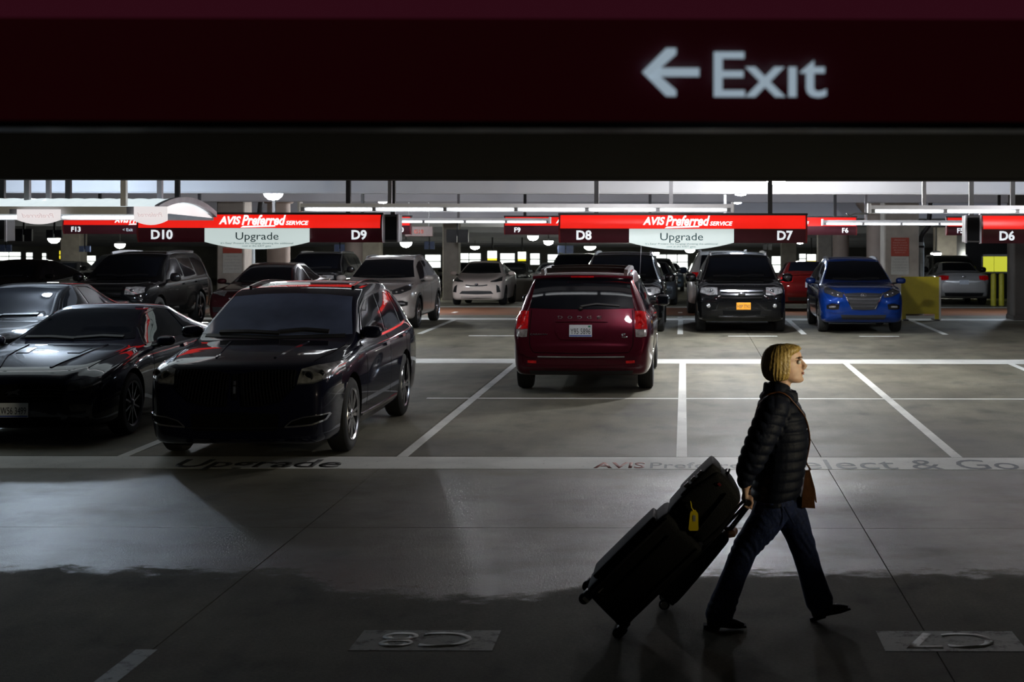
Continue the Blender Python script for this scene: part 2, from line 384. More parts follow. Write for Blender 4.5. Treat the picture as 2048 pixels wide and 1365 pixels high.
# lettering on the band in front of the stalls
def floor_text(body, m, xc, y0, parent, rz=0.0, z=0.003, **kw):
    return text('painted_lettering', body, m, (xc, y0, z), parent, rot=(0, 0, rz), depth=0.0005, **kw)
floor_text('AVIS', 'band_red', PX(1241, 14.95), 14.80, front_band, height=0.36, width=0.50, bold=0.02)
floor_text('Preferred', 'band_blue', PX(1405, 14.95), 14.80, front_band, height=0.36, width=1.02, bold=0.0)
floor_text('Select & Go', 'band_blue', PX(1797, 14.95), 14.76, front_band, height=0.62, width=2.36)
floor_text('Upgrade', 'band_black', PX(515, 14.95), 14.82, front_band, height=0.50, width=1.62, bold=0.02)
# bay numbers in the near row, painted to be read from the far side
for px0, px1, body in ((715, 995, 'C8'), (1762, 2040, 'C7')):
    xa, xb = PX(px0, 8.65), PX(px1, 8.65)
    p = flat('bay_number_patch', 'old_paint', xa, xb, 8.43, 8.85)
    floor_text(body, 'old_digit', (xa+xb)/2, 8.80, p, rz=PI, height=0.33, width=0.52, bold=0.01)

# ------------------------------------------------------------------ ceiling, beams, walls
CZ = 3.42
me = bpy.data.meshes.new('ceiling')
vs = [(XL, YN, CZ), (XR, YN, CZ), (XR, SLOPE0, CZ), (XL, SLOPE0, CZ), (XR, YF, CZ+FZ(YF)), (XL, YF, CZ+FZ(YF))]
vs += [(x, y, z+0.3) for x, y, z in vs]
me.from_pydata(vs, [], [(0, 3, 2, 1), (3, 5, 4, 2), (6, 7, 8, 9), (9, 8, 10, 11)]); me.update(); me.materials.append(M('ceiling_paint'))
struct(finish(bpy.data.objects.new('ceiling', me)))
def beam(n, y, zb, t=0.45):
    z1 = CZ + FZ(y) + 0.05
    struct(MB().box(XL, XR, y, y+t, zb, z1, 0.03).build('trim_%d' % n, 'beam_shade' if n == 2 else 'beam_paint'))
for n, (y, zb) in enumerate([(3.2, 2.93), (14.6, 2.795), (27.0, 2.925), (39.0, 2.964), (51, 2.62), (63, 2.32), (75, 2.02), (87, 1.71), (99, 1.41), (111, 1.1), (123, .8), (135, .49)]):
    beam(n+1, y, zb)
wallb = struct(MB().box(XL, XR, YF, YF+0.4, FZ(YF)-0.2, CZ+FZ(YF)+0.2).build('wall_back', 'wall_conc'))
struct(MB().box(XL-0.4, XL, YN, YF, FZ(YF)-0.2, CZ).build('wall_left', 'wall_conc'))
struct(MB().box(XR, XR+0.4, YN, YF, FZ(YF)-0.2, CZ).build('wall_right', 'wall_conc'))
struct(MB().box(XL, XR, YN-0.4, YN, -0.2, CZ).build('wall_front', 'wall_conc'))
# lit openings in the far wall
wins = [(-30, 42, 507, 523, 0), (52, 66, 508, 524, 0), (84, 93, 509, 522, 0), (118, 132, 504, 520, 1), (152, 192, 514, 535, 0), (300, 360, 512, 534, 0), (636, 686, 508, 536, 0),
        (700, 745, 512, 534, 0), (800, 835, 512, 534, 0), (850, 882, 511, 536, 0), (914, 962, 508, 532, 0), (1000, 1030, 508, 532, 0),
        (1060, 1080, 508, 530, 0), (1095, 1170, 510, 532, 0), (1176, 1200, 508, 535, 0), (1312, 1376, 510, 538, 0), (1400, 1470, 512, 536, 0), (1543, 1570, 513, 545, 0), (1598, 1618, 508, 526, 0)]
for n, (a, b, c, d, k) in enumerate(wins):
    Y = 149.85
    x0, x1, z0, z1 = PX(a, Y), PX(b, Y), PZ(d, Y), PZ(c, Y)
    wn = struct(MB().box(x0-.08, x1+.08, Y, Y+0.25, z0-.08, z1+.08).build('window_%d' % (n+1), 'grey_metal'))
    k2 = max(1, int(round((x1-x0)/1.2)))
    for i in range(k2):
        xa = x0+(x1-x0)*i/k2; xb = x0+(x1-x0)*(i+1)/k2
        zm = z0+(z1-z0)*0.48
        for za, zc in ((z0, zm-.05), (zm+.05, z1)):
            MB().box(xa+.05, xb-.05, Y-0.03, Y+0.02, za, zc).build('pane', 'yellow_glow' if k else 'window_glow', wn)

# columns
def sq_column(x, y, wd, label, parent_m='column_conc', h=None):
    z = FZ(y); t = thing('square_column', label, 'column', (x, y+wd/2, z))
    h = CZ+FZ(y)-z
    MB().box(-wd/2, wd/2, -wd/2, wd/2, 0, h, 0.03).build('shaft', parent_m, t)
    MB().box(-wd/2-.02, wd/2+.02, -wd/2-.02, wd/2+.02, 0, 0.12, 0.02).build('base_collar', parent_m, t)
    return t
def rd_column(px0, px1, y, label):
    r = (px1-px0)/2*y/F_PX; x = PX((px0+px1)/2, y); z = FZ(y)
    t = thing('round_column', label, 'column', (x, y, z), group='round concrete columns')
    h = CZ+FZ(y)-z
    MB().lathe([(r, 0), (r, h)], 28).build('shaft', 'round_conc', t, 40)
    MB().lathe([(r+.05, h-.45), (r+.35, h-.1), (r+.35, h-.02)], 28).build('capital', 'round_conc', t, 40)
    return t
rd_column(535, 580, 41, 'round brown concrete column behind the white rounded board of sign D10')
rd_column(690, 725, 52, 'round brown concrete column under the number D9')
rd_column(1665, 1698, 52, 'round brown concrete column under sign F6, left of its twin')
rd_column(1733, 1766, 50, 'round brown concrete column touching the pillar with the red notice')
sq_column(PX(901, 57), 57, 0.60, 'square grey-green pillar just left of the white hatchback')
sq_column(PX(1650, 60), 60, 0.55, 'dark square pillar left of the round column under sign F6')
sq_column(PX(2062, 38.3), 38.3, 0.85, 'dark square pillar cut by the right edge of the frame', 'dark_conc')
sq_column(PX(742, 62), 62, 0.7, 'dark square pillar under the black box beside D9')
sq_column(PX(1578, 80), 80, 0.8, 'grey square pillar above the red car')
sq_column(PX(140, 70), 70, 0.9, 'dark square pillar far left, right of the yellow exit light')
sq_column(PX(1900, 66), 66, 1.1, 'dark square pillar under the number F5')
def notice(px0, px1, py0, py1, Y, m, ink, lines, parent, dy):
    x0, x1, z0, z1 = PX(px0, Y), PX(px1, Y), PZ(py1, Y), PZ(py0, Y)
    P = parent.location
    b = MB().box(x0-P.x, x1-P.x, -dy-0.02, -dy, z0-P.z, z1-P.z, 0.004).build('notice_board', m, parent)
    wd = x1-x0; h = (z1-z0)
    for i, (ln, sz) in enumerate(lines):
        zz = z1-P.z-h*(0.17+0.80*i/len(lines))
        text('notice_lettering', ln, ink, ((x0+x1)/2-P.x, -dy-0.0205, zz), b, height=sz, width=wd*min(.9, .07*len(ln)), depth=0.001)
c = sq_column(5.80, 40.6, 0.92, 'broad grey pillar carrying a red notice above a white notice')
red_lines = [('IMPORTANT', .04), ('PLEASE LOCK', .03), ('YOUR VEHICLE', .03), ('AND TAKE ALL', .03), ('BELONGINGS', .03), ('WITH YOU', .03)]
white_lines = [('IMPORTANT', .035), ('PLEASE HAVE', .03), ('CONTRACT AND', .03), ('LICENSE READY', .03), ('AT THE GATE', .03)]
notice(1782, 1818, 475, 512, 40.6, 'notice_red', 'notice_ink_pale', red_lines, c, 0.46)
notice(1782, 1818, 513, 549, 40.6, 'notice_white', 'notice_ink_grey', white_lines, c, 0.46)
c = sq_column(PX(461, 41), 41, 0.74, 'grey pillar with red and white notices behind the dark sedan')
notice(446, 484, 497, 508, 41, 'notice_red', 'notice_ink_pale', [('IMPORTANT', .05)], c, 0.37)
notice(446, 484, 509, 548, 41, 'notice_white', 'notice_ink_grey', white_lines, c, 0.37)
def pipe(px, y, r, py_top, label):
    x = PX(px, y); t = thing('drain_pipe', label, 'pipe', (x, y, FZ(y)))
    zt = PZ(py_top, y)-FZ(y)
    MB().lathe([(r, 0), (r, zt)], 14).build('pipe_run', 'pipe_white', t, 40)
    for z in (0.9, zt-0.15): MB().lathe([(r+.02, z), (r+.02, z+.06)], 14).build('pipe_clamp', 'black_metal', t, 40)
    MB().tube([(0, 0, zt), (0, 0, zt+.12), (0.06, 0, zt+.25), (0.2, 0, zt+.42), (0.3, 0, CZ+FZ(y)-FZ(y))], r*.8, 10).build('pipe_elbow', 'black_metal', t, 40)
pipe(1842, 41, 0.085, 484, 'pale blue-white drain pipe right of the notice pillar')
pipe(503, 42, 0.10, 486, 'pale drain pipe right of the left notice pillar')
# low parapet
pw = thing('low_wall', 'low grey-green concrete parapet right of the white hatchback', 'wall', (PX(1045, 57), 57, FZ(57)))
MB().box(-1.0, 5.0, 0, 0.2, 0, 0.75, 0.02).build('wall_panel', 'wall_conc', pw); MB().box(-1.02, 5.02, -.03, .23, .75, .82, .01).build('coping', 'wall_conc', pw)

# ------------------------------------------------------------------ lamps
def dome_lamp(x, y, zb, label, m='lamp_glow', r=0.2, group='dome lamps under the ceiling'):
    """round dome luminaire on a stem from the ceiling; zb = height of its lowest point"""
    t = thing('dome_lamp', label, 'lamp', (x, y, zb), group=group)
    zc = CZ+FZ(y)-zb
    MB().lathe([(0.01, 0), (r*.5, .02), (r*.85, .08), (r, .16), (r*.98, .19)], 20).build('dome', m, t, True)
    MB().lathe([(r*1.06, .19), (r*1.06, .22), (r*.6, .28), (.05, .30)], 20).build('housing', 'white_metal', t, 40)
    if zc > 0.31: MB().tube([(0, 0, .29), (0, 0, zc)], 0.025).build('stem', 'grey_metal', t, True)
    return t
dome_lamp(PX(1552, 24.4), 24.4, PZ(370, 24.4), 'white dome lamp peeking below the dark beam right of sign D7', 'lamp_glow_strong')
dome_lamp(-10.4, 24.5, 3.10, 'dome lamp over the parked cars at the left, above the frame', 'lamp_glow_blue')
dome_lamp(8.2, 24.2, 3.0, 'dome lamp over the empty bays at the right, outside the frame', 'lamp_glow_soft')
dome_lamp(-0.7, 18.4, 3.1, 'weak fill lamp added out of sight above the front of bay D8', 'lamp_glow_fill', r=0.12)  # unseen lamp added to fill the minivan's shadow and light its rear
dome_lamp(4.6, 18.6, 3.1, 'weak fill lamp added out of sight above the empty bay D7', 'lamp_glow_fill', r=0.12)  # unseen lamp added to brighten the floor at the front right
dome_lamp(-8.35, 31.0, PZ(402, 31), 'white dome lamp below the grey beam above sign D10')
dome_lamp(1.15, 31.0, PZ(392, 31), 'white dome lamp below the grey beam above sign D7')
for x, w_ in ((-8.5, 'white hatchback'), (1.5, 'walkway behind sign D7'), (9.5, 'pale sedan')): dome_lamp(x, 43.0, 3.06-.08, 'dome lamp added out of sight behind the third beam over the ' + w_, 'lamp_glow_soft' if x > 0 else 'lamp_glow')  # unseen row added to brighten the cars around the walkway
for px, y, py, where in [(108, 58, 489, 'below the left frosted tab panel'), (240, 66, 499, 'just left below sign D10'), (812, 58, 496, 'below the black box beside D9'), (1066, 62, 482, 'under the number F9'), (1097, 70, 491, 'left below sign D8'), (1180, 80, 501, 'under sign D8'),
        (1380, 95, 506, 'under the Upgrade board of sign D8'), (726, 90, 513, 'right of the round column under D9'), (1872, 64, 515, 'right of the notice pillar and its pipe'), (1310, 110, 511, 'above the tall black SUV'), (950, 100, 500, 'above the white hatchback'), (430, 62, 490, 'behind the Upgrade board of sign D10'), (1600, 64, 488, 'under the number D7')]:
    dome_lamp(PX(px, y), y, min(PZ(py, y), CZ+FZ(y)-.35), 'small distant dome lamp ' + where, 'lamp_glow_far', 0.22 if y < 80 else .3, 'far dome lamps')
fc = sq_column(14.35, 2.35, 0.7, 'square pillar added out of view far right to carry the flood lamp')  # pillar added out of view as a mount for the fill light
fl = thing('added_floodlight', 'flat hooded flood lamp added out of view to light the face of the woman', 'lamp', (13.45, 3.35, 2.04), math.radians(66.3))  # unseen light added to brighten the woman's face
MB().box(-.47, .47, -.16, -.02, -.01, .15, .01).build('housing', 'black_metal', fl)
MB().box(-.45, .45, -.02, .0, .01, .13).build('lit_panel', 'added_flood_glow', fl)
for z in (-.015, .145): MB().box(-.5, .5, -.16, 1.0, z, z+.01).build('visor', 'black_metal', fl)  # hood shaped to keep the added light off the floor
for e in (-.505, .495): MB().box(e, e+.01, -.16, 1.0, -.015, .155).build('visor_side', 'black_metal', fl)
MB().box(-.05, .05, -.62, -.15, .03, .11).build('bracket', 'black_metal', fl)

def strip_light(x0, x1, y, z, n, label, posts, hook=False):
    t = thing('strip_light', label, 'light', ((x0+x1)/2, y, z), group='fluorescent strip lights over the signs')
    h = (x1-x0)/2
    MB().prism([(-.075, -.0), (.075, 0), (.06, .05), (-.06, .05)], -h, h, 'x').build('tray', 'white_metal', t)
    MB().box(-h, h, .055, .09, -.055, .03).build('reflector', 'white_metal', t)
    for i in range(n):
        a = -h+.05+(2*h-.1)*i/n; b = -h+.05+(2*h-.1)*(i+1)/n
        MB().tube([(a+.03, -.03, -.025), (b-.03, -.03, -.025)], .015, 8).build('tube', 'tube_glow', t, True)
    for i in range(n+1):
        a = -h+.05+(2*h-.1)*i/n
        MB().box(a-.02, a+.02, -.05, .0, -.05, 0).build('lamp_holder', 'grey_metal', t)
    for e in (-1, 1): MB().box(e*h-.02, e*h+.02, -.08, .08, -.06, .075, .008).build('end_cap', 'white_metal', t)
    for px in posts: MB().box(px-(x0+x1)/2-.025, px-(x0+x1)/2+.025, -.025, .025, .05, CZ-z).build('hanger', 'grey_metal', t)
    if hook: MB().tube([(-h, 0, -.06), (-h-.18, 0, -.06), (-h-.25, 0, -.09), (-h-.3, 0, -.06)], .012).build('hook', 'grey_metal', t, True)
    return t
strip_light(PX(600, 20), PX(1465, 20), 20.0, PZ(416, 20), 6, 'long fluorescent strip light between D9 and D8', [PX(780, 20), PX(1342, 20)])
strip_light(PX(1738, 20), 8.2, 20.0, PZ(418, 20), 6, 'long fluorescent strip light before sign D6', [PX(1848, 20), PX(2200, 20)], True)
strip_light(PX(760, 31.3), PX(1100, 31.3), 31.3, PZ(442, 31.3), 4, 'fluorescent strip light beside the number F9', [PX(917, 31.3)])
strip_light(PX(1645, 31.3), PX(1960, 31.3), 31.3, PZ(445, 31.3), 4, 'fluorescent strip light between F6 and F5', [PX(1732, 31.3)])
strip_light(-12.4, -6.3, 18.0, 2.47, 6, 'fluorescent strip light under the arched white canopy', [-7.5, -11])

# ------------------------------------------------------------------ hanging bay signs
def bay_sign(x0, x1, y, zb, zm, zt, label, red, hang, far=False, group='hanging bay signs'):
    t = thing('hanging_sign', label, 'sign', ((x0+x1)/2, y, zb), group=group)
    h = (x1-x0)/2; H = zt-zb; hm = zm-zb
    def prof(a, b, n=7):
        pts = []
        for i in range(n):
            z = a+(b-a)*i/(n-1); u = (z/H-.5)*2
            pts.append((-0.10*math.sqrt(max(0, 1-0.8*u*u)), z))
        return pts
    lo = prof(0, hm); up = prof(hm, H)
    MB().prism([(0.06, 0)] + lo + [(0.06, hm)], -h, h, 'x').build('number_panel', 'sign_maroon', t, 30)
    MB().prism([(0.06, hm)] + up + [(0.06, H)], -h, h, 'x').build('brand_panel', red, t, 30)
    MB().box(-h-.02, h+.02, -.05, .07, H, H+.03).build('top_rail', 'black_metal', t)
    for e in (-1, 1): MB().prism([(0.07, -.005)] + [(p[0]-.006, p[1]) for p in prof(0, H, 11)] + [(0.07, H+.005)], e*h-.012, e*h+.012, 'x').build('end_cap', 'sign_red_unlit', t)
    for hx in hang: MB().box(hx-(x0+x1)/2-.03, hx-(x0+x1)/2+.03, -.03, .03, H+.03, CZ-zb+FZ(y)).build('hanger', 'black_metal', t)
    return t
def sy(H, z): u = (z/H-.5)*2; return -0.10*math.sqrt(max(0, 1-0.8*u*u))
def brand(t, cx, H, hm, k=1.0):
    """AVIS Preferred SERVICE wordmark"""
    z = hm+(H-hm)*.30; y = -0.112
    text('brand_lettering', 'AVIS', 'sign_white', (cx-.42*k, y, z), t, height=.105*k, width=.30*k, bold=.035, shear=.25, depth=.004)
    text('brand_lettering', 'Preferred', 'sign_white', (cx+.03*k, y, z-.01*k), t, height=.135*k, width=.60*k, bold=.03, shear=.3, depth=.004)
    text('brand_lettering', 'SERVICE', 'sign_white', (cx+.49*k, y, z-.01*k), t, height=.055*k, width=.31*k, bold=.03, shear=.25, depth=.004)
    MB().prism([(cx-.27*k, z-.05*k), (cx+.20*k, z-.035*k), (cx+.20*k, z-.015*k), (cx-.24*k, z-.028*k)], y-.004, y).build('brand_stroke', 'sign_white', t)
YD = 20.8
zb, zm, zt = PZ(486, YD), PZ(457.5, YD), PZ(431, YD)
H, hm = zt-zb, zm-zb
for (pa, pb, la, lb, hangs, label) in [(280, 765, 'D10', 'D9', (355, 697), 'red and maroon hanging sign numbered D10 and D9'),
                                (1120, 1612, 'D8', 'D7', (1193, 1540), 'red and maroon hanging sign numbered D8 and D7'),
                                (1962, 2450, 'D6', 'D5', (2025, 2380), 'red and maroon hanging sign numbered D6, cut by the frame')]:
    x0, x1 = PX(pa, YD), PX(pb, YD)
    t = bay_sign(x0, x1, YD, zb, zm, zt, label, 'sign_red', [PX(p, YD) for p in hangs])
    h = (x1-x0)/2
    text('bay_number', la, 'sign_letter', (-h+.33, sy(H, .10)-.012, .045), t, height=.125, bold=.03, depth=.006)
    text('bay_number', lb, 'sign_letter', (h-.30, sy(H, .10)-.012, .045), t, height=.125, bold=.03, depth=.006)
    brand(t, .02, H, hm)
    # hanging board with curved bottom
    b = thing('upgrade_board', 'white hanging board with curved lower edge reading Upgrade below sign %s %s' % (la, lb), 'sign', ((x0+x1)/2-.02, YD-.125, PZ(500, YD)), group='upgrade boards')
    hb = .71; top = PZ(458, YD)-PZ(500, YD); n = 14
    poly = [(hb, top), (-hb, top)] + [(-hb+2*hb*i/n, .10*((-1+2*i/n)**2)) for i in range(n+1)]
    MB().prism(poly, -.012, .0).build('board', 'panel_white', b)
    text('board_lettering', 'Upgrade', 'panel_ink', (0, -.0125, top-.155), b, height=.105, width=.58, depth=.002)
    text('board_lettering', "It's Easy! Present the hangtag showing the additional", 'panel_ink_small', (0, -.0125, top-.215), b, height=.026, width=.98, depth=.001)
    text('board_lettering', 'cost at the EXIT gate.', 'panel_ink_small', (0, -.0125, top-.252), b, height=.026, width=.40, depth=.001)
YFs = 32.2
zb, zm, zt = PZ(470, YFs), PZ(452, YFs), PZ(435, YFs)
for (pa, pb, la, lb, hangs, tail) in [(130, 443, 'F13', '', (200, 399), 'F13 with a small exit arrow'), (509, 822, '', 'F10', (548, 725), 'F10, left of the black box'), (1010, 1323, 'F9', '', (1050, 1300), 'F9 behind sign D8'),
                                (1399, 1712, '', 'F6', (1450, 1670), 'F6 behind sign D7'), (1893, 2206, 'F5', '', (1998, 2150), 'F5 behind sign D6')]:
    x0, x1 = PX(pa, YFs), PX(pb, YFs)
    t = bay_sign(x0, x1, YFs, zb, zm, zt, 'smaller red and maroon hanging sign numbered ' + tail, 'sign_red_far', [PX(p, YFs) for p in hangs], True)
    H2, hm2 = zt-zb, zm-zb; h = (x1-x0)/2
    if la: text('bay_number', la, 'sign_letter', (-h+.27, sy(H2, .09)-.012, .05), t, height=.105, bold=.02, depth=.006)
    if lb: text('bay_number', lb, 'sign_letter', (h-.24, sy(H2, .09)-.012, .05), t, height=.105, bold=.02, depth=.006)
    if la == 'F13': text('exit_lettering', '< Exit', 'sign_letter_dim', (-h+1.36, sy(H2, .09)-.012, .06), t, height=.065, depth=.006)
    brand(t, 0, H2, hm2)
g = thing('hanging_sign', 'faded brownish hanging sign reading G10 beyond the strip light', 'sign', (PX(838, 46), 46, PZ(474, 46)))
MB().box(-.42, .42, -.04, .04, 0, PZ(454, 46)-PZ(474, 46), .01).build('number_panel', 'sign_brown', g)
text('bay_number', 'G10', 'notice_red', (0, -.042, .09), g, height=.12, bold=.02)
for e in (-.3, .3): MB().box(e-.02, e+.02, -.02, .02, .3, CZ+FZ(46)-PZ(474, 46)).build('hanger', 'black_metal', g)
# black end boxes beside the signs
for pa, pb, y, lab in ((768, 796, 20.5, 'black upright display box at the right end of sign D9'), (1932, 1961, 20.5, 'black upright display box at the left end of sign D6'), (-20, 11, 20.5, 'black upright display box at the left edge of the frame')):
    t = thing('display_box', lab, 'display', (PX((pa+pb)/2, y), y, PZ(485, y)))
    h = (pb-pa)/2*y/F_PX; zz = PZ(430, y)-PZ(485, y)
    MB().box(-h, h, 0, .30, 0, zz, .008).build('housing', 'black_metal', t)
    MB().box(-h*.8, h*.8, -.006, .004, .03, zz-.03).build('screen', 'gloss_black', t)
    for e in (-1, 1): MB().box(e*h-.012, e*h+.012, -.012, .02, -.005, zz+.005).build('edge_strip', 'vault_trim', t)
    MB().box(-.03, .03, .12, .18, zz, CZ-PZ(485, y)).build('hanger', 'black_metal', t)
# far hanging boxes and yellow exit lights
for px0, px1, py0, py1, Y, k, lab in [(892, 938, 460, 486, 55, 'black_metal', 'black hanging monitor pair left of sign F9'), (30, 66, 460, 485, 50, 'black_metal', 'black hanging box at the far left'),
      (92, 126, 462, 478, 50, 'black_metal', 'small black hanging box left of sign F13'), (1115, 1148, 492, 508, 70, 'blue_sign', 'small blue hanging sign left of the roof of the dark vehicle'), (668, 692, 490, 508, 60, 'blue_sign', 'small blue hanging sign left of the round column'),
      (848, 870, 484, 500, 66, 'blue_sign', 'small grey-blue hanging sign right of the black box'), (0, 24, 492, 506, 66, 'blue_sign', 'small blue hanging sign at the far left edge'), (158, 182, 494, 506, 66, 'blue_sign', 'small blue hanging sign above the black vehicle'), (1525, 1545, 488, 500, 66, 'black_metal', 'small black camera box under sign D7')]:
    t = thing('hanging_box', lab, 'sign', (PX((px0+px1)/2, Y), Y, PZ(py1, Y)))
    h = (px1-px0)/2*Y/F_PX; zz = PZ(py0, Y)-PZ(py1, Y)
    for e in (-1, 1): MB().box(min(0, e*h)+.02, max(0, e*h)-.02, -.05, .05, 0, zz, .01).build('panel', k, t)
    MB().box(-.03, .03, -.02, .02, zz*.5, CZ+FZ(Y)-PZ(py1, Y)).build('hanger', 'black_metal', t)
for px0, px1, py0, py1, Y, lab in [(973, 996, 501, 523, 90, 'yellow lit exit sign above the white hatchback'), (1034, 1054, 503, 524, 90, 'yellow lit exit sign right of the white hatchback'), (1612, 1634, 507, 526, 90, 'yellow lit sign above the red car')]:
    t = thing('lit_exit_sign', lab, 'sign', (PX((px0+px1)/2, Y), Y, PZ(py1, Y)), group='yellow lit signs')
    h = (px1-px0)/2*Y/F_PX; zz = PZ(py0, Y)-PZ(py1, Y)
    MB().box(-h, h, 0, .2, 0, zz, .03).build('housing', 'black_metal', t)
    MB().box(-h*.8, h*.8, -.02, .01, zz*.25, zz*.92).build('lit_face', 'window_glow', t); MB().box(-h*.8, h*.8, -.02, .01, zz*.06, zz*.25).build('yellow_face', 'yellow_glow', t)
    MB().box(-.04, .04, .06, .14, zz, CZ+FZ(Y)-PZ(py1, Y)).build('hanger', 'black_metal', t)

# arched canopy at the left
cv = thing('arched_canopy', 'white ribbed arched canopy hanging over the cars at the left', 'canopy', (-5.9, 17.0, 2.545))
def arch(u): return (2.1*u, -.055*u + .55*u*(1-u))      # depth, height along the vault
LV = 7.5; nr = 80
mb = MB(); n = 16
for i in range(nr+1):
    for j in range(n+1):
        d, z = arch(j/n); mb.v.append((-LV+LV*i/nr, d, z+(.012 if i % 2 else 0)))
for i in range(nr):
    for j in range(n): a = i*(n+1)+j; mb.f.append((a, a+n+1, a+n+2, a+1))
mb.build('ribbed_sheet', 'vault_sheet', cv, False)
ap = [arch(j/n) for j in range(n+1)]
MB().prism([(d, z+.03) for d, z in ap] + [(d, z-.035) for d, z in reversed(ap)], 0, .05, 'x').build('end_arch', 'vault_trim', cv)
MB().box(-LV, .0, -.03, .02, -.07, .015).build('front_rail', 'white_metal', cv)
MB().box(-LV, .0, 2.08, 2.13, -.13, -.03).build('rear_rail', 'vault_trim', cv)
MB().prism([(d, z-.045) for d, z in ap], -.02, -.005, 'x').build('end_pane', 'panel_frost', cv)
for px, y, m in ((55, 17.6, 'grey_metal'), (137, 18.4, 'black_metal'), (248, 17.0, 'white_metal'), (320, 18.6, 'vault_trim')):
    x = PX(px, y)+5.9; MB().box(x-.03, x+.03, y-17-.03, y-17+.03, .02, CZ-2.545).build('hanger', m, cv)
for pa, pb, pz0, pz1, lab in ((268, 335, 415, 452, 'frosted white tab panel hanging from the canopy end'), (34, 121, 421, 451, 'frosted white tab panel hanging below the canopy at the left')):
    y = 16.9; hb = (pb-pa)/2*y/F_PX; t = thing('tab_panel', lab, 'sign', (PX((pa+pb)/2, y), y, PZ(pz1, y)), group='canopy tab panels')
    top = PZ(pz0, y)-PZ(pz1, y); n2 = 10
    MB().prism([(hb, top), (-hb, top)] + [(-hb+2*hb*i/n2, .05*((-1+2*i/n2)**2)) for i in range(n2+1)], -.006, .006).build('panel', 'panel_frost', t)
    o = text('ghost_lettering', 'Preferred', 'panel_ghost', (0, -.0065, top*.45), t, height=.05, width=hb*1.5, bold=.02, shear=.25, depth=.001); o.scale = (-1, 1, 1)

# the near sign with the exit arrow
YE = 2.6
zb = PZ(247, YE); zm = zb+.20; zt = zb+.38
ex = thing('exit_sign', 'dark maroon hanging sign with white arrow and Exit lettering close to the camera', 'sign', (-.29, YE, zb))
def eprof(a, b, n=7): return [(-0.10*math.sqrt(max(0, 1-0.8*((z/.38-.5)*2)**2)), z) for z in [a+(b-a)*i/(n-1) for i in range(n)]]
MB().prism([(.06, 0)]+eprof(0, .165)+[(.06, .165)], -1.66, 1.66, 'x').build('number_panel', 'sign_maroon', ex, 30)
MB().prism([(.06, .165)]+eprof(.165, .38)+[(.06, .38)], -1.66, 1.66, 'x').build('brand_panel', 'exit_red', ex, 30)
MB().box(-1.68, 1.68, -.05, .07, -.012, .0).build('bottom_rail', 'black_metal', ex)
for e in (-1.1, 1.1): MB().box(e-.03, e+.03, -.03, .03, .38, CZ-zb).build('hanger', 'black_metal', ex)
y = YE-.11; tz = PZ(193, y)-zb; hgt = (193-97)*y/F_PX
text('exit_lettering', 'Ex\u0131t', 'sign_letter_dim', (PX(1534, y)+.29, y-YE-.002, tz), ex, height=hgt*.98, width=(1647-1422)*y/F_PX, bold=.008, depth=.002)
mb = MB(); s_ = y/F_PX; ax, az = PX(1284, y)+.29, tz+hgt*.5; wd = 17*s_
mb.prism([(ax+20*s_, az-wd/2), (ax+114*s_, az-wd/2), (ax+114*s_, az+wd/2), (ax+20*s_, az+wd/2)], y-YE-.004, y-YE-.002)
for e in (1, -1):
    mb.prism([(ax, az), (ax+wd*.75, az-e*wd*.72), (ax+68*s_, az+e*36*s_), (ax+68*s_, az+e*48*s_), (ax+48*s_, az+e*48*s_)][::e], y-YE-.004-.001*e, y-YE-.002)
mb.build('arrow', 'sign_letter_dim', ex)
# ------------------------------------------------------------------ cars
def pchip(keys):
    xs = np.array([k[0] for k in keys], float); ys = np.array([k[1] for k in keys], float)
    h = np.diff(xs); d = np.diff(ys)/h; m = np.zeros(len(xs))
    m[0] = d[0]; m[-1] = d[-1]
    for i in range(1, len(xs)-1):
        if d[i-1]*d[i] > 0:
            w1 = 2*h[i]+h[i-1]; w2 = h[i]+2*h[i-1]; m[i] = (w1+w2)/(w1/d[i-1]+w2/d[i])
    def f(x):
        i = int(min(max(np.searchsorted(xs, x)-1, 0), len(xs)-2)); t = (min(max(x, xs[0]), xs[-1])-xs[i])/h[i]
        return float((1+2*t)*(1-t)**2*ys[i]+t*(1-t)**2*h[i]*m[i]+t*t*(3-2*t)*ys[i+1]+t*t*(t-1)*h[i]*m[i+1])
    return f
def catmull(pts, n):
    out = []
    P = [pts[0]]+list(pts)+[pts[-1]]
    for i in range(1, len(P)-2):
        p0, p1, p2, p3 = [np.array(p) for p in P[i-1:i+3]]
        for k in range(n):
            t = k/n; out.append(0.5*((2*p1)+(p2-p0)*t+(2*p0-5*p1+4*p2-p3)*t*t+(3*p1-p0-3*p2+p3)*t**3))
    out.append(np.array(pts[-1])); return out
def poly_at(pts, t):
    pts = [np.array(p, float) for p in pts]
    if len(pts) == 1: return pts[0]
    seg = [np.linalg.norm(pts[i+1]-pts[i]) for i in range(len(pts)-1)]; tot = sum(seg) or 1; s = t*tot
    for i, l in enumerate(seg):
        if s <= l or i == len(seg)-1: return pts[i]+(pts[i+1]-pts[i])*(min(1, s/l) if l else 0)
        s -= l
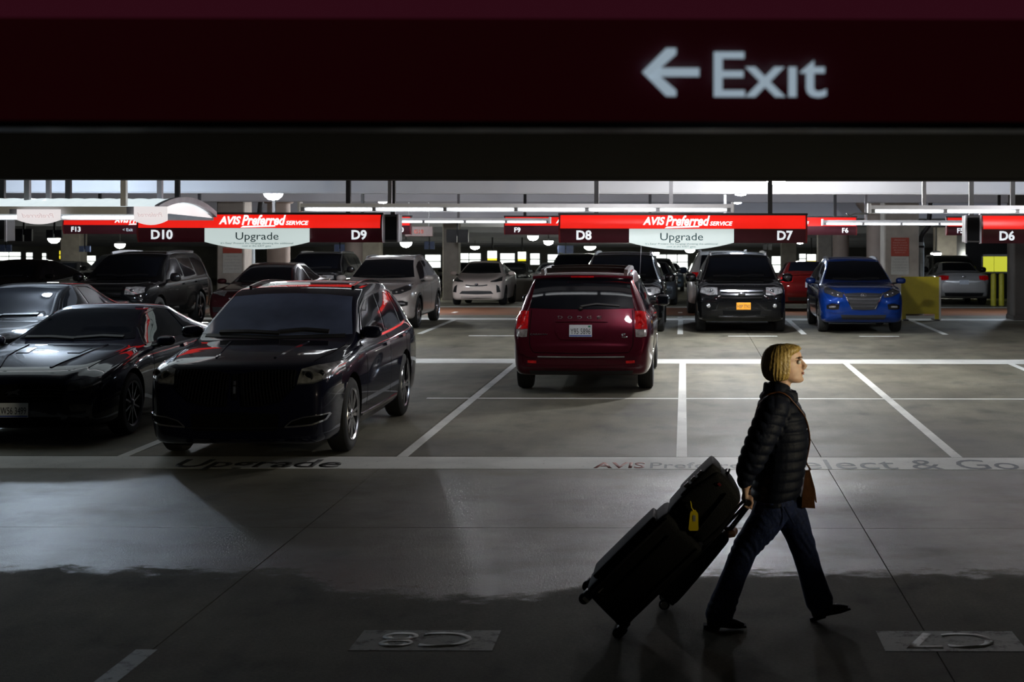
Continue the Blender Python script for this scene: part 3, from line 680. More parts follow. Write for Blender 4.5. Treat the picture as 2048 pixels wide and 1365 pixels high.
class CarType:
    def __init__(s, L, hw, tw, zt, zb, zu, yf, yr, R, sub=4):
        s.L, s.R = L, R; s.yf, s.yr = yf, yr
        s.parts = []
        fh, ft, fzt, fzb, fzu = map(pchip, (hw, tw, zt, zb, zu)); s.fh, s.fzt, s.fzb, s.fzu, s.ft = fh, fzt, fzb, fzu, ft
        e = [0, .006, .018, .035, .06, .1, .15, .21]
        ysn = e + list(np.linspace(.3, L-.3, int((L-.6)/.075))) + [L-v for v in reversed(e)]
        rows = []
        for y in ysn:
            h, t, a, b, u = fh(y), ft(y), fzt(y), fzb(y), fzu(y)
            t = min(t, h*.93); b = min(b, a-.02); d = a-b; ed = min(.05, d*.4)
            g = h*.93; zr = b-u
            pts = [(0, u), (h*.5, u), (h*.84, u+.005), (h*.95, u+.05), (h*.982, u+.22*zr), (h, u+.52*zr), (h*.997, u+.78*zr), (h*.975, b-.05*min(1, zr*2)), (h*.945, b)]
            bul = .05*d
            for q in (.12, .4, .7): pts.append((g+(t-g)*q+bul*4*q*(1-q)*.6, b+(a-ed-b)*q+.004))
            pts += [(t, a-ed), (t*.9, a-ed*.45), (t*.55, a-ed*.10), (0, a)]
            rows.append([(p[0], y, p[1]) for p in catmull(pts, sub)])
        K = len(rows[0]); n = len(rows); v = []; f = []
        for r in rows:
            full = r + [(-p[0], p[1], p[2]) for p in reversed(r[1:-1])]
            v += full
        W = 2*K-2
        for i in range(n-1):
            for k in range(W): f.append((i*W+k, (i+1)*W+k, (i+1)*W+(k+1) % W, i*W+(k+1) % W))
        for end, base in ((0, 0), (1, (n-1)*W)):
            ring = list(range(base, base+W)); c = np.mean([v[i] for i in ring], axis=0); prev = ring
            for q, by in ((.93, .006), (.7, .014), (.35, .018)):
                cur = []
                for i in ring:
                    p = v[i]; v.append((c[0]+(p[0]-c[0])*q, p[1]+(by if end else -by), c[2]+(p[2]-c[2])*q)); cur.append(len(v)-1)
                for k in range(W):
                    qd = (prev[k], prev[(k+1) % W], cur[(k+1) % W], cur[k]); f.append(qd if not end else qd[::-1])
                prev = cur
            f.append(tuple(prev) if not end else tuple(reversed(prev)))
        me = bpy.data.meshes.new('body'); me.from_pydata([tuple(map(float, p)) for p in v], [], f); me.update()
        bm = bmesh.new(); bm.from_mesh(me); bmesh.ops.recalc_face_normals(bm, faces=bm.faces); bm.to_mesh(me)
        s.bvh = BVHTree.FromBMesh(bm); bm.free()
        # real wheel wells
        me.materials.append(M('paint_black')); me.materials.append(M('well_black'))
        cut = MB()
        for y in (yf, yr):
            hx = fh(y)
            for sd in (-1, 1): cut.lathe([(R+.055, sd*(hx-.34)), (R+.055, sd*(hx+.2))], 32, 'x', (0, y, R))
        cm = cut.mesh('cutter'); cm.materials.append(M('paint_black')); cm.materials.append(M('well_black'))
        for p in cm.polygons: p.material_index = 1
        o1 = bpy.data.objects.new('body_tmp', me); o2 = bpy.data.objects.new('cut_tmp', cm); COL.objects.link(o1); COL.objects.link(o2)
        md = o1.modifiers.new('b', 'BOOLEAN'); md.operation = 'DIFFERENCE'; md.object = o2; md.solver = 'EXACT'
        dg = bpy.context.evaluated_depsgraph_get(); dg.update()
        nm = bpy.data.meshes.new_from_object(o1.evaluated_get(dg)); bpy.data.objects.remove(o1); bpy.data.objects.remove(o2)
        smooth_mesh(nm, 42); nm.name = 'body'
        s.parts.append(dict(name='body', me=nm, mat='PAINT2', par=None))
        for y in (yf, yr):
            for sd in (-1, 1): s.wheel(y, sd*(fh(y)-.005), sd)
    def add(s, name, mb, m, par=None, smooth=False):
        me = mb.mesh(name, smooth) if isinstance(mb, MB) else mb
        s.parts.append(dict(name=name, me=me, mat=m, par=par)); return len(s.parts)-1
    rim_style = (5, 'alloy', .70)
    def wheel(s, y, xo, sd):
        R, wd = s.R, .225; n = 28
        prof = [(R*.60, -wd), (R*.9, -wd+.005), (R*.985, -wd+.03), (R, -wd+.06), (R, -.06), (R*.985, -.028), (R*.93, -.008), (R*.80, 0), (R*.70, -.012), (R*.66, -.05), (R*.62, -.10)]
        i = s.add('wheel', MB().lathe([(r, xo+sd*h) for r, h in prof], n, 'x', (0, y, R), False), 'rubber', None, 35)
        s.wheels = getattr(s, 'wheels', []); s.wheels.append((i, y, xo, sd))
    def rims(s, nsp=5, m='alloy', double=False, k=.68, wid=.05):
        for i, y, xo, sd in s.wheels:
            R = s.R; ro = R*k; mb = MB()
            mb.lathe([(ro, xo-sd*.012), (ro*1.015, xo-sd*.006), (ro*1.0, xo+sd*.0), (ro*.93, xo-sd*.012), (ro*.92, xo-sd*.10)], 28, 'x', (0, y, R), False)
            for q in range(nsp):
                for off in ((-.13, .13) if double else (0,)):
                    a = 2*PI*q/nsp+off+PI/2
                    d = Vector((0, math.cos(a), math.sin(a))); t = Vector((0, -math.sin(a), math.cos(a)))
                    w0 = wid*.5
                    c = Vector((xo-sd*.028, y, R))+d*(ro*.52)
                    mb.obox(c, Vector((.012, 0, 0)), t*w0, d*(ro*.46))
            mb.lathe([(.035, xo-sd*.005), (.06, xo-sd*.02), (.07, xo-sd*.05)], 14, 'x', (0, y, R))
            s.add('rim', mb, m, i, 40)
            s.add('brake_disc', MB().lathe([(ro*.9, xo-sd*.09), (ro*.9, xo-sd*.105)], 20, 'x', (0, y, R)), 'well_black', i)
    def hit(s, pr, a, b):
        if pr == 'F': o, d = (a, -3, b), (0, 1, 0)
        elif pr == 'R': o, d = (a, s.L+3, b), (0, -1, 0)
        elif pr == 'S': o, d = (3, a, b), (-1, 0, 0)
        else: o, d = (a, b, 6), (0, 0, -1)
        h = s.bvh.ray_cast(Vector(o), Vector(d))
        if h[0] is None:
            q = Vector((a, .4, b)) if pr == 'F' else (Vector((a, s.L-.4, b)) if pr == 'R' else (Vector((.9, a, b)) if pr == 'S' else Vector((a, b, 1.2))))
            h = s.bvh.find_nearest(q)
        nrm = h[1]
        if nrm.dot(Vector(d)) > 0: nrm = -nrm
        return h[0], nrm
    def decal(s, name, pr, top, bot, m, off=.005, mirror=False, par=None, nu=None, nv=6, skirt=.02):
        nu = nu or max(6, 4*len(top)); mb = MB(); sides = (1, -1) if mirror else (1,); idx = []
        for sd in sides:
            mb = MB(); g = []
            for j in range(nv+1):
                row = []
                for i in range(nu+1):
                    a = poly_at(top, i/nu); b = poly_at(bot, i/nu); p = a+(b-a)*(j/nv)
                    row.append(s.hit(pr, float(p[0]), float(p[1])))
                g.append(row)
            fx = (lambda q: (q[0]*sd, q[1], q[2]))
            for row in g:
                for h, nn in row: mb.v.append(fx(h+nn*off))
            W = nu+1
            for j in range(nv):
                for i in range(nu): mb.f.append((j*W+i, j*W+i+1, (j+1)*W+i+1, (j+1)*W+i))
            if skirt:
                bd = [(0, i) for i in range(nu+1)]+[(j, nu) for j in range(1, nv+1)]+[(nv, i) for i in range(nu-1, -1, -1)]+[(j, 0) for j in range(nv-1, 0, -1)]
                n0 = len(mb.v)
                for j, i in bd: h, nn = g[j][i]; mb.v.append(fx(h-nn*skirt))
                for q in range(len(bd)):
                    q2 = (q+1) % len(bd); a = bd[q][0]*W+bd[q][1]; b = bd[q2][0]*W+bd[q2][1]
                    mb.f.append((a, n0+q, n0+q2, b))
            pi = par[sides.index(sd)] if isinstance(par, list) else par
            idx.append(s.add(name, mb, m, pi, 50))
        return idx if mirror else idx[0]
    def strip(s, name, pr, pts, w, m, off=.008, mirror=False, par=None, nu=None):
        pts = [np.array(p, float) for p in pts]; a = []; b = []
        for i, p in enumerate(pts):
            d = pts[min(i+1, len(pts)-1)]-pts[max(i-1, 0)]; d = d/np.linalg.norm(d); n = np.array((-d[1], d[0]))
            a.append(p+n*w/2); b.append(p-n*w/2)
        return s.decal(name, pr, a, b, m, off, mirror, par, nu or 5*len(pts), 1)
    def bars(s, name, pr, segs, w, m, off, par, mirror=False):
        """several thin bars too fine to pick apart, one sub-part"""
        n0 = len(s.parts)
        for pts in segs: s.strip(name, pr, pts, w, m, off, False, par)
        grp = s.parts[n0:]; del s.parts[n0:]
        bm = bmesh.new()
        for p in grp: bm.from_mesh(p['me'])
        if mirror:
            g = bmesh.ops.duplicate(bm, geom=bm.verts[:]+bm.edges[:]+bm.faces[:])
            for e in g['geom']:
                if isinstance(e, bmesh.types.BMVert): e.co.x *= -1
            bmesh.ops.recalc_face_normals(bm, faces=bm.faces)
        me = bpy.data.meshes.new(name); bm.to_mesh(me); bm.free()
        return s.add(name, me, m, par)
    def mirrors(s, y, z, x, m='PAINT', r=(.115, .075, .08), glass=True):
        for sd in (1, -1):
            mb = MB()
            for k in range(2): pass
            n, mm = 16, 10; prof = []
            base = len(mb.v)
            mb.ball((0, 0, 0), 1, n, mm)
            def sq(c): return math.copysign(abs(c)**.72, c)
            mb.v = [(sd*(x+r[0]*1.05)+sq(v[0])*r[0], y+sq(v[1])*r[1], z+sq(v[2])*r[2]) for v in mb.v]
            i = s.add('side_mirror', mb, m, None, True)
            s.add('mirror_arm', MB().tube([(sd*(x-.10), y+.02, z-.07), (sd*(x+.05), y+.01, z-.05)], [(.03, .022)]*2, 8), 'trim_black', i, True)
            s.add('mirror_glass', MB().box(sd*(x+r[0]*1.05)-r[0]*.75, sd*(x+r[0]*1.05)+r[0]*.75, y+r[1]*.93, y+r[1]*1.03, z-r[2]*.7, z+r[2]*.7, .004), 'glass_dark', i)
    def plate(s, pr, x, z, txt, wd=.31, hg=.155, base='plate_white', ink='plate_ink', stripe=None, off=.02, w2=None, tag_=None):
        h, n = s.hit(pr, x, z); sg = -1 if pr == 'F' else 1
        y = min(s.hit(pr, x+a, z+b)[0].y for a in (-wd/2, 0, wd/2) for b in (-hg/2, 0, hg/2)) if pr == 'F' else max(s.hit(pr, x+a, z+b)[0].y for a in (-wd/2, 0, wd/2) for b in (-hg/2, 0, hg/2))
        y += sg*.006
        i = s.add('license_plate', MB().box(x-wd/2, x+wd/2, min(y, y+sg*.008), max(y, y+sg*.008), z-hg/2, z+hg/2, .003), base)
        yt = y+sg*.009
        rot = Matrix.Rotation(PI/2, 4, 'X') if pr == 'F' else Matrix.Rotation(PI, 4, 'Z') @ Matrix.Rotation(PI/2, 4, 'X')
        if txt:
            t = text_mesh(txt, height=hg*.50, width=wd*.88, bold=.0, depth=.001).copy(); t.transform(Matrix.Translation((x, yt, z-hg*.27)) @ rot); s.add('plate_lettering', t, ink, i)
        if stripe: s.add('plate_stripe', MB().box(x-wd/2+.005, x+wd/2-.005, min(yt, yt-sg*.002), max(yt, yt-sg*.002), z-hg*.47, z-hg*.36), stripe, i)
        if tag_: s.add('plate_sticker', MB().box(*( (x-wd*.44, x-wd*.33) if pr == 'R' else (x+wd*.33, x+wd*.44)), min(yt, yt+sg*.001), max(yt, yt+sg*.001), z+hg*.30, z+hg*.44), tag_, i)
        return i
    def seams(s, ylist, zlo, zhi):
        for y in ylist: s.strip('door_seam', 'S', [(y, zlo), (y+.01, (zlo+zhi)/2), (y, zhi)], .012, 'well_black', .001, True)
    def handles(s, pts, m='chrome'):
        for y, z in pts: s.strip('door_handle', 'S', [(y-.09, z), (y, z+.006), (y+.09, z)], .035, m, .028, True)
    def place(s, name, label, cat, paintm, loc, rz=0.0, group=None, drop=(), scale_x=1.0):
        root = thing(name, label, cat, loc, rz, group)
        if loc[1] > SLOPE0: root.rotation_euler = (-math.atan(SLOPE)*math.cos(rz), 0, rz)
        objs = {}
        for i, p in enumerate(s.parts):
            if p['name'] in drop: continue
            o = bpy.data.objects.new(p['name'], p['me'])
            par = objs.get(p['par'], root) if p['par'] is not None else root
            if p['par'] is not None and p['par'] not in objs: continue
            if scale_x != 1.0 and par is root: o.scale = (scale_x, 1, 1)
            mk = p['mat']; me = p['me']
            if mk == 'PAINT2':
                o.material_slots[0].link = 'OBJECT'; o.material_slots[0].material = M('paint_'+paintm)
            else:
                mm = M('paint_'+paintm) if mk == 'PAINT' else M(mk)
                if not me.materials: me.materials.append(mm)
                elif me.materials[0] != mm: o.material_slots[0].link = 'OBJECT'; o.material_slots[0].material = mm
            finish(o, par); objs[i] = o
        return root

def mir(top): return [(-x, z) for x, z in reversed(top) if x != 0] + [p for p in top]
NEAR_ONLY = ('door_seam', 'plate_sticker', 'wiper')

# ---- large black crossover with split-wing grille
A = CarType(5.20,
    hw=[(0, .69), (.03, .79), (.10, .86), (.3, .93), (.9, .985), (4.2, .985), (4.8, .95), (5.1, .86), (5.2, .74)],
    tw=[(0, .56), (.3, .76), (1.2, .86), (1.5, .85), (2.3, .735), (3.2, .72), (4.5, .665), (4.9, .66), (5.2, .66)],
    zt=[(0, .84), (.04, .92), (.18, .985), (.8, 1.075), (1.32, 1.13), (1.42, 1.16), (2.25, 1.565), (2.6, 1.645), (3.3, 1.69), (4.0, 1.655), (4.6, 1.54), (4.95, 1.32), (5.1, 1.1), (5.2, .88)],
    zb=[(0, .74), (.18, .90), (.9, .985), (1.4, 1.03), (3.0, 1.06), (4.5, 1.09), (5.0, .98), (5.2, .75)],
    zu=[(0, .25), (.1, .19), (.5, .18), (4.8, .22), (5.1, .33), (5.2, .45)], yf=.93, yr=3.92, R=.385)
A.rims(8, 'alloy', True, .70, .034)
A.decal('windshield', 'F', [(-.675, 1.545), (-.35, 1.572), (0, 1.58), (.35, 1.572), (.675, 1.545)], [(-.83, 1.175), (-.4, 1.16), (0, 1.155), (.4, 1.16), (.83, 1.175)], 'glass_blue_reflect', nu=24, nv=10)
A.decal('side_window', 'S', [(2.15, 1.40), (2.45, 1.50), (2.92, 1.545)], [(1.72, 1.10), (2.3, 1.11), (2.92, 1.125)], 'glass_dark', mirror=True)
A.decal('side_window', 'S', [(3.0, 1.548), (3.45, 1.555), (3.86, 1.53)], [(3.0, 1.125), (3.45, 1.135), (3.92, 1.15)], 'glass_dark', mirror=True)
A.decal('side_window', 'S', [(3.95, 1.525), (4.25, 1.48), (4.5, 1.40)], [(4.02, 1.155), (4.3, 1.17), (4.68, 1.24)], 'glass_dark', mirror=True)
A.strip('window_trim', 'S', [(1.62, 1.075), (2.4, 1.085), (3.2, 1.10), (3.95, 1.125), (4.72, 1.20)], .022, 'chrome', .010, True)
A.strip('window_trim', 'S', [(1.70, 1.12), (2.12, 1.42), (2.45, 1.525), (2.95, 1.572), (3.5, 1.578), (4.0, 1.55), (4.55, 1.40)], .018, 'gloss_black', .008, True, nu=40)
A.decal('rear_window', 'R', [(-.55, 1.50), (0, 1.53), (.55, 1.50)], [(-.62, 1.2), (0, 1.18), (.62, 1.2)], 'glass_dark')
A.decal('tail_lamp', 'R', [(-.85, 1.0), (0, 1.04), (.85, 1.0)], [(-.85, .9), (0, .94), (.85, .9)], 'tail_red', nu=24)
gt = [(.06, .885), (.2, .915), (.4, .93), (.60, .92)]; gb = [(.085, .575), (.25, .58), (.45, .625), (.60, .77)]
gi = A.decal('grille', 'F', gt, gb, 'well_black', .004, True)
for k, sd in enumerate((1, -1)):
    segs = []
    for i in range(17):
        t = (i+.5)/17; a = poly_at(gt, t); b = poly_at(gb, t); segs.append([(sd*a[0], a[1]-.01), (sd*(a[0]*.55+b[0]*.45), (a[1]+b[1])/2), (sd*b[0], b[1]+.01)])
    A.bars('grille_slats', 'F', segs, .009, 'alloy_dark', .016, gi[k])
    A.strip('grille_surround', 'F', [(sd*x, z) for x, z in [(.06, .885), (.072, .72), (.085, .575), (.25, .575), (.45, .62), (.605, .77)]], .014, 'dark_chrome', .018, False, gi[k], 36)
A.strip('emblem', 'F', [(0, .88), (0, .63)], .05, 'dark_chrome', .012); A.strip('emblem', 'F', [(0, .82), (0, .70)], .024, 'chrome', .02)
hl = A.decal('headlight', 'F', [(.635, .925), (.76, .955), (.94, .965)], [(.615, .79), (.76, .795), (.96, .865)], 'lamp_clear', .008, True, nu=14)
for k, sd in enumerate((1, -1)):
    for x, z, r in ((.715, .865, .052), (.83, .89, .034)):
        h, n = A.hit('F', x, z); c = (sd*h.x, h.y-.004, h.z)
        A.add('lens_ring', MB().lathe([(r, -.012), (r, -.02), (r*.8, -.02), (r*.78, -.006)], 18, 'y', c), 'chrome', hl[k], 40)
        A.add('projector_lens', MB().ball((c[0], c[1]-.008, c[2]), (r*.75, .012, r*.75)), 'glass_dark', hl[k], True)
    A.strip('lamp_trim', 'F', [(sd*.615, .785), (sd*.76, .79), (sd*.955, .87)], .012, 'chrome', .014, False, hl[k], 20)
A.strip('fog_trim', 'F', [(.50, .37), (.60, .375), (.76, .39), (.87, .43), (.90, .485)], .016, 'chrome', .012, True, nu=24)
A.strip('fog_trim', 'F', [(.50, .37), (.57, .43), (.68, .465), (.90, .49)], .012, 'chrome', .012, True, nu=24)
A.decal('fog_recess', 'F', [(.56, .42), (.70, .455), (.88, .475)], [(.54, .385), (.72, .40), (.85, .43)], 'well_black', .004, True)
A.decal('lower_grille', 'F', [(-.45, .50), (0, .51), (.45, .50)], [(-.42, .33), (0, .32), (.42, .33)], 'well_black', .004)
A.strip('bumper_lip', 'F', [(-.5, .365), (0, .355), (.5, .365)], .012, 'dark_chrome', .01)
A.strip('wiper', 'F', [(-.62, 1.185), (-.3, 1.19), (.05, 1.175)], .022, 'trim_black', .028); A.strip('wiper', 'F', [(.02, 1.185), (.3, 1.21), (.58, 1.19)], .022, 'trim_black', .03)
A.decal('cowl', 'F', [(-.76, 1.178), (0, 1.16), (.76, 1.178)], [(-.77, 1.15), (0, 1.135), (.77, 1.15)], 'trim_black', .006, nu=20, nv=2)
A.strip('hood_crease', 'T', [(.30, .35), (.36, .8), (.42, 1.25)], .02, 'PAINT', .010, True); A.strip('hood_seam', 'T', [(.72, .30), (.80, .7), (.83, 1.2)], .010, 'well_black', .002, True)
A.seams((1.63, 2.96, 3.98), .40, 1.08); A.handles([(2.75, .98), (3.75, 1.0)])
A.strip('rocker_trim', 'S', [(1.42, .32), (2.4, .31), (3.4, .32)], .025, 'chrome', .012, True)
A.mirrors(1.74, 1.185, .875, r=(.12, .075, .068)); A.strip('mirror_trim', 'S', [(1.6, 1.055), (1.75, 1.06)], .015, 'chrome', .01, True)
A.strip('roof_rail', 'T', [(.60, 2.6), (.595, 3.2), (.57, 4.2)], .03, 'gloss_black', .03, True)
A.place('crossover', 'black crossover with split-wing grille parked facing the camera in bay D9', 'car', 'midnight', (-4.41, 15.0, 0), scale_x=.98)

# ---- low dark coupe
B = CarType(4.78,
    hw=[(0, .62), (.05, .78), (.16, .87), (.4, .925), (.9, .955), (1.6, .93), (3.0, .93), (3.8, .955), (4.4, .92), (4.72, .86), (4.78, .78)],
    tw=[(0, .50), (.3, .66), (.9, .73), (1.5, .75), (2.3, .56), (2.8, .54), (3.3, .56), (4.0, .66), (4.6, .72), (4.78, .7)],
    zt=[(0, .66), (.05, .73), (.3, .82), (.9, .92), (1.45, .975), (1.55, 1.0), (2.4, 1.33), (2.75, 1.375), (3.1, 1.365), (3.8, 1.18), (4.25, 1.06), (4.7, 1.02), (4.78, .85)],
    zb=[(0, .58), (.3, .74), (.9, .85), (1.5, .90), (2.8, .92), (3.8, .99), (4.6, .97), (4.78, .75)],
    zu=[(0, .24), (.1, .17), (.5, .16), (4.4, .2), (4.7, .3), (4.78, .42)], yf=.90, yr=3.62, R=.345)
B.rims(10, 'alloy_dark', False, .74, .022)
B.decal('windshield', 'F', [(-.53, 1.315), (0, 1.335), (.53, 1.315)], [(-.73, 1.02), (-.4, 1.005), (0, .998), (.4, 1.005), (.73, 1.02)], 'glass_dark', nu=24, nv=10)
B.decal('side_window', 'S', [(2.05, 1.16), (2.35, 1.26), (2.75, 1.305), (3.0, 1.29)], [(1.72, .96), (2.2, .965), (2.7, .97), (3.05, .985)], 'glass_dark', mirror=True, nu=16)
B.decal('quarter_window', 'S', [(3.08, 1.27), (3.2, 1.24), (3.35, 1.19)], [(3.10, .995), (3.3, 1.03), (3.48, 1.1)], 'glass_dark', mirror=True)
B.strip('window_trim', 'S', [(1.66, .945), (1.95, 1.13), (2.3, 1.27), (2.75, 1.325), (3.1, 1.29), (3.5, 1.12)], .014, 'gloss_black', .008, True, nu=40)
B.decal('rear_window', 'T', [(-.48, 3.15), (0, 3.2), (.48, 3.15)], [(-.58, 3.85), (0, 3.92), (.58, 3.85)], 'glass_dark')
B.decal('tail_lamp', 'R', [(.48, .92), (.8, .92)], [(.48, .74), (.8, .76)], 'tail_red', mirror=True)
gi = B.decal('grille', 'F', [(-.55, .635), (0, .645), (.55, .635)], [(-.50, .46), (0, .44), (.50, .46)], 'well_black', .004)
B.bars('grille_mesh', 'F', [[(-.5, z), (0, z), (.5, z)] for z in (.49, .525, .56, .595)], .007, 'gloss_black', .012, gi)
# running horse emblem
B.add('emblem', MB().prism([(-.085, .0), (-.06, .018), (-.02, .022), (.02, .03), (.05, .048), (.072, .04), (.066, .028), (.05, .022), (.045, .004), (.07, -.012), (.05, -.018), (.03, -.004), (-.01, -.004), (-.04, -.02), (-.07, -.026), (-.062, -.016), (-.045, -.004), (-.06, .002)], -.035, -.028).xf(Matrix.Translation((0, B.hit('F', 0, .555)[0].y+.005, .555))), 'alloy_dark', gi)
hl = B.decal('headlight', 'F', [(.56, .665), (.72, .695), (.84, .715)], [(.56, .575), (.72, .59), (.86, .645)], 'lamp_smoke', .006, True)
for k, sd in enumerate((1, -1)): B.strip('running_light', 'F', [(sd*.70, .605), (sd*.79, .625), (sd*.85, .665)], .012, 'chrome', .012, False, hl[k])
B.decal('lower_grille', 'F', [(-.5, .30), (0, .30), (.5, .30)], [(-.46, .22), (0, .21), (.46, .22)], 'well_black', .004)
fg = B.decal('fog_recess', 'F', [(.58, .43), (.72, .44), (.80, .42)], [(.60, .36), (.72, .36), (.79, .37)], 'lamp_smoke', .004, True)
B.strip('bumper_lip', 'F', [(-.6, .205), (0, .20), (.6, .205)], .02, 'trim_black', .02)
B.plate('F', 0, .375, 'W56 3499', base='plate_white', stripe='plate_blue')
B.strip('wiper', 'F', [(-.6, 1.025), (-.3, 1.03), (0, 1.015)], .02, 'trim_black', .02); B.strip('wiper', 'F', [(.0, 1.02), (.3, 1.04), (.55, 1.03)], .02, 'trim_black', .02)
B.strip('hood_crease', 'T', [(.28, .25), (.40, .7), (.46, 1.4)], .03, 'PAINT', .010, True)
B.decal('hood_vent', 'T', [(.22, .85), (.36, .85)], [(.26, 1.15), (.38, 1.15)], 'gloss_black', .006, True)
B.strip('hood_seam', 'T', [(.66, .32), (.74, .8), (.77, 1.4)], .010, 'well_black', .002, True)
B.seams((1.62, 2.98), .32, .92); B.handles([(2.75, .86)], 'PAINT'); B.strip('body_crease', 'S', [(1.6, .62), (2.6, .66), (3.6, .78)], .03, 'PAINT', .012, True)
B.mirrors(1.78, .985, .895, r=(.11, .065, .06))
B.place('coupe', 'low dark coupe with long hood parked at the left edge in bay D10', 'car', 'midnight', (-7.15, 16.3, 0))

# ---- minivan, seen from behind
C = CarType(5.15,
    hw=[(0, .66), (.05, .80), (.15, .88), (.5, .96), (1.0, .985), (4.4, .985), (4.8, .965), (5.0, .94), (5.1, .90), (5.15, .82)],
    tw=[(0, .5), (.4, .72), (1.0, .80), (1.9, .70), (2.5, .68), (4.3, .665), (4.78, .66), (4.95, .74), (5.08, .78), (5.15, .7)],
    zt=[(0, .78), (.05, .88), (.4, 1.02), (.85, 1.12), (.95, 1.15), (1.9, 1.58), (2.4, 1.69), (3.2, 1.725), (4.4, 1.705), (4.76, 1.675), (4.85, 1.60), (4.93, 1.40), (5.0, 1.22), (5.05, 1.08), (5.10, .95), (5.15, .72)],
    zb=[(0, .68), (.4, .92), (.9, 1.0), (3.0, 1.08), (4.6, 1.10), (4.9, 1.08), (5.03, 1.0), (5.1, .88), (5.15, .64)],
    zu=[(0, .32), (.1, .24), (.5, .22), (4.8, .26), (5.08, .29), (5.15, .38)], yf=1.0, yr=4.08, R=.345)
C.rims(5, 'alloy', False, .68, .07)
C.decal('windshield', 'F', [(-.62, 1.55), (0, 1.57), (.62, 1.55)], [(-.78, 1.2), (0, 1.18), (.78, 1.2)], 'glass_dark', nu=18)
for a, b in ((1.6, 2.5), (2.58, 3.55), (3.63, 4.6)): C.decal('side_window', 'S', [(a+(.45 if a < 2 else 0), 1.50 if a < 2 else 1.55), (b, 1.55)], [(a, 1.14), (b, 1.16)], 'glass_dark', mirror=True)
rw = C.decal('rear_window', 'R', [(-.655, 1.60), (-.3, 1.615), (0, 1.62), (.3, 1.615), (.655, 1.60)], [(-.725, 1.205), (-.4, 1.195), (0, 1.19), (.4, 1.195), (.725, 1.205)], 'glass_dark', .006, nu=24, nv=10)
C.strip('wiper', 'R', [(-.52, 1.235), (-.2, 1.26), (.02, 1.225)], .022, 'trim_black', .03); C.add('wiper_hub', MB().ball((0.02, C.hit('R', .02, 1.2)[0].y+.02, 1.205), (.035, .03, .03)), 'trim_black', None, True)
sp = MB(); ns = 14
for i in range(ns+1):
    x = -.70+1.4*i/ns; u = abs(x)/.7; yb = 4.90-.05*u*u; zc = 1.665-.022*u*u
    sp.v += [(x, yb-.22, zc+.022), (x, yb+.0, zc+.005), (x, yb+.015, zc-.025), (x, yb-.03, zc-.05), (x, yb-.22, zc-.05)]
for i in range(ns):
    for k in range(5): sp.f.append((i*5+k, i*5+(k+1) % 5, (i+1)*5+(k+1) % 5, (i+1)*5+k))
sp.f += [(0, 1, 2, 3, 4), tuple(ns*5+k for k in (4, 3, 2, 1, 0))]
si = C.add('roof_spoiler', sp, 'PAINT', None, 50)
C.add('brake_light', MB().box(-.16, .16, 4.905, 4.925, 1.632, 1.65), 'tail_red', si)
tl = C.decal('tail_lamp', 'R', [(.735, 1.165), (.80, 1.17), (.875, 1.15)], [(.745, .925), (.82, .92), (.905, .92)], 'tail_red', .012, True)
C.decal('reverse_lamp', 'R', [(.745, .92), (.82, .915), (.90, .915)], [(.755, .815), (.82, .81), (.895, .82)], 'tail_clear', .012, True)
for k, sd in enumerate((1, -1)):
    for x, z, r in ((.80, 1.09, .038), (.815, 1.0, .034)):
        h, n = C.hit('R', x, z); C.add('bulb_ring', MB().lathe([(r, .016), (r, .024), (r*.6, .026), (r*.5, .014)], 14, 'y', (sd*h.x, h.y, h.z)), 'tail_red', tl[k], 40)
C.strip('recess_rim', 'R', [(-.37, 1.02), (-.35, .87), (-.29, .79), (0, .782), (.29, .79), (.35, .87), (.37, 1.02)], .022, 'PAINT', .014, nu=40)
C.strip('recess_lip', 'R', [(-.37, 1.025), (0, 1.03), (.37, 1.025)], .022, 'PAINT', .024, nu=16)
C.plate('R', 0.01, .90, 'Y95 5896', stripe='plate_blue', wd=.315, hg=.165, tag_='plate_green')
for i, ch in enumerate('DODGE'):
    x = .30-.135*i; h, n = C.hit('R', x, 1.085)
    t = text_mesh(ch, height=.045, width=.066, bold=.012, depth=.006).copy(); t.transform(Matrix.Translation((x, h.y+.006, 1.06)) @ Matrix.Rotation(PI, 4, 'Z') @ Matrix.Rotation(PI/2, 4, 'X')); C.add('badge_lettering', t, 'chrome')
for body, x, z, hg, wd, m in (('CARAVAN', .59, .84, .024, .24, 'alloy_dark'), ('GT', -.585, .835, .03, .06, 'chrome'), ('FLEX', -.60, .805, .022, .08, 'alloy')):
    h, n = C.hit('R', x, z); t = text_mesh(body, height=hg, width=wd, bold=.02, depth=.006).copy(); t.transform(Matrix.Translation((x, h.y+.004, z)) @ Matrix.Rotation(PI, 4, 'Z') @ Matrix.Rotation(PI/2, 4, 'X')); C.add('badge_lettering', t, m)
C.strip('bumper_chrome', 'R', [(-.60, .545), (0, .54), (.60, .545)], .018, 'chrome', .022, nu=24)
C.strip('bumper_step', 'R', [(-.84, .62), (-.72, .56), (0, .552), (.72, .56), (.84, .62)], .05, 'PAINT', .018, nu=36)
C.strip('bumper_crease', 'R', [(-.80, .42), (0, .40), (.80, .42)], .03, 'PAINT', .012, nu=24)
C.decal('lower_valance', 'R', [(-.72, .35), (0, .34), (.72, .35)], [(-.7, .30), (0, .295), (.7, .30)], 'trim_black', .006)
C.strip('tailgate_seam', 'R', [(-.70, 1.18), (-.72, .9), (-.715, .70), (-.66, .60), (0, .585), (.66, .60), (.715, .70), (.72, .9), (.70, 1.18)], .010, 'well_black', .002, nu=60)
C.strip('reflector_pair', 'R', [(.62, .47), (.74, .475)], .035, 'tail_red', .008, True)
C.strip('roof_rail', 'T', [(.60, 2.2), (.60, 3.2), (.59, 4.5)], .05, 'grey_metal', .055, True)
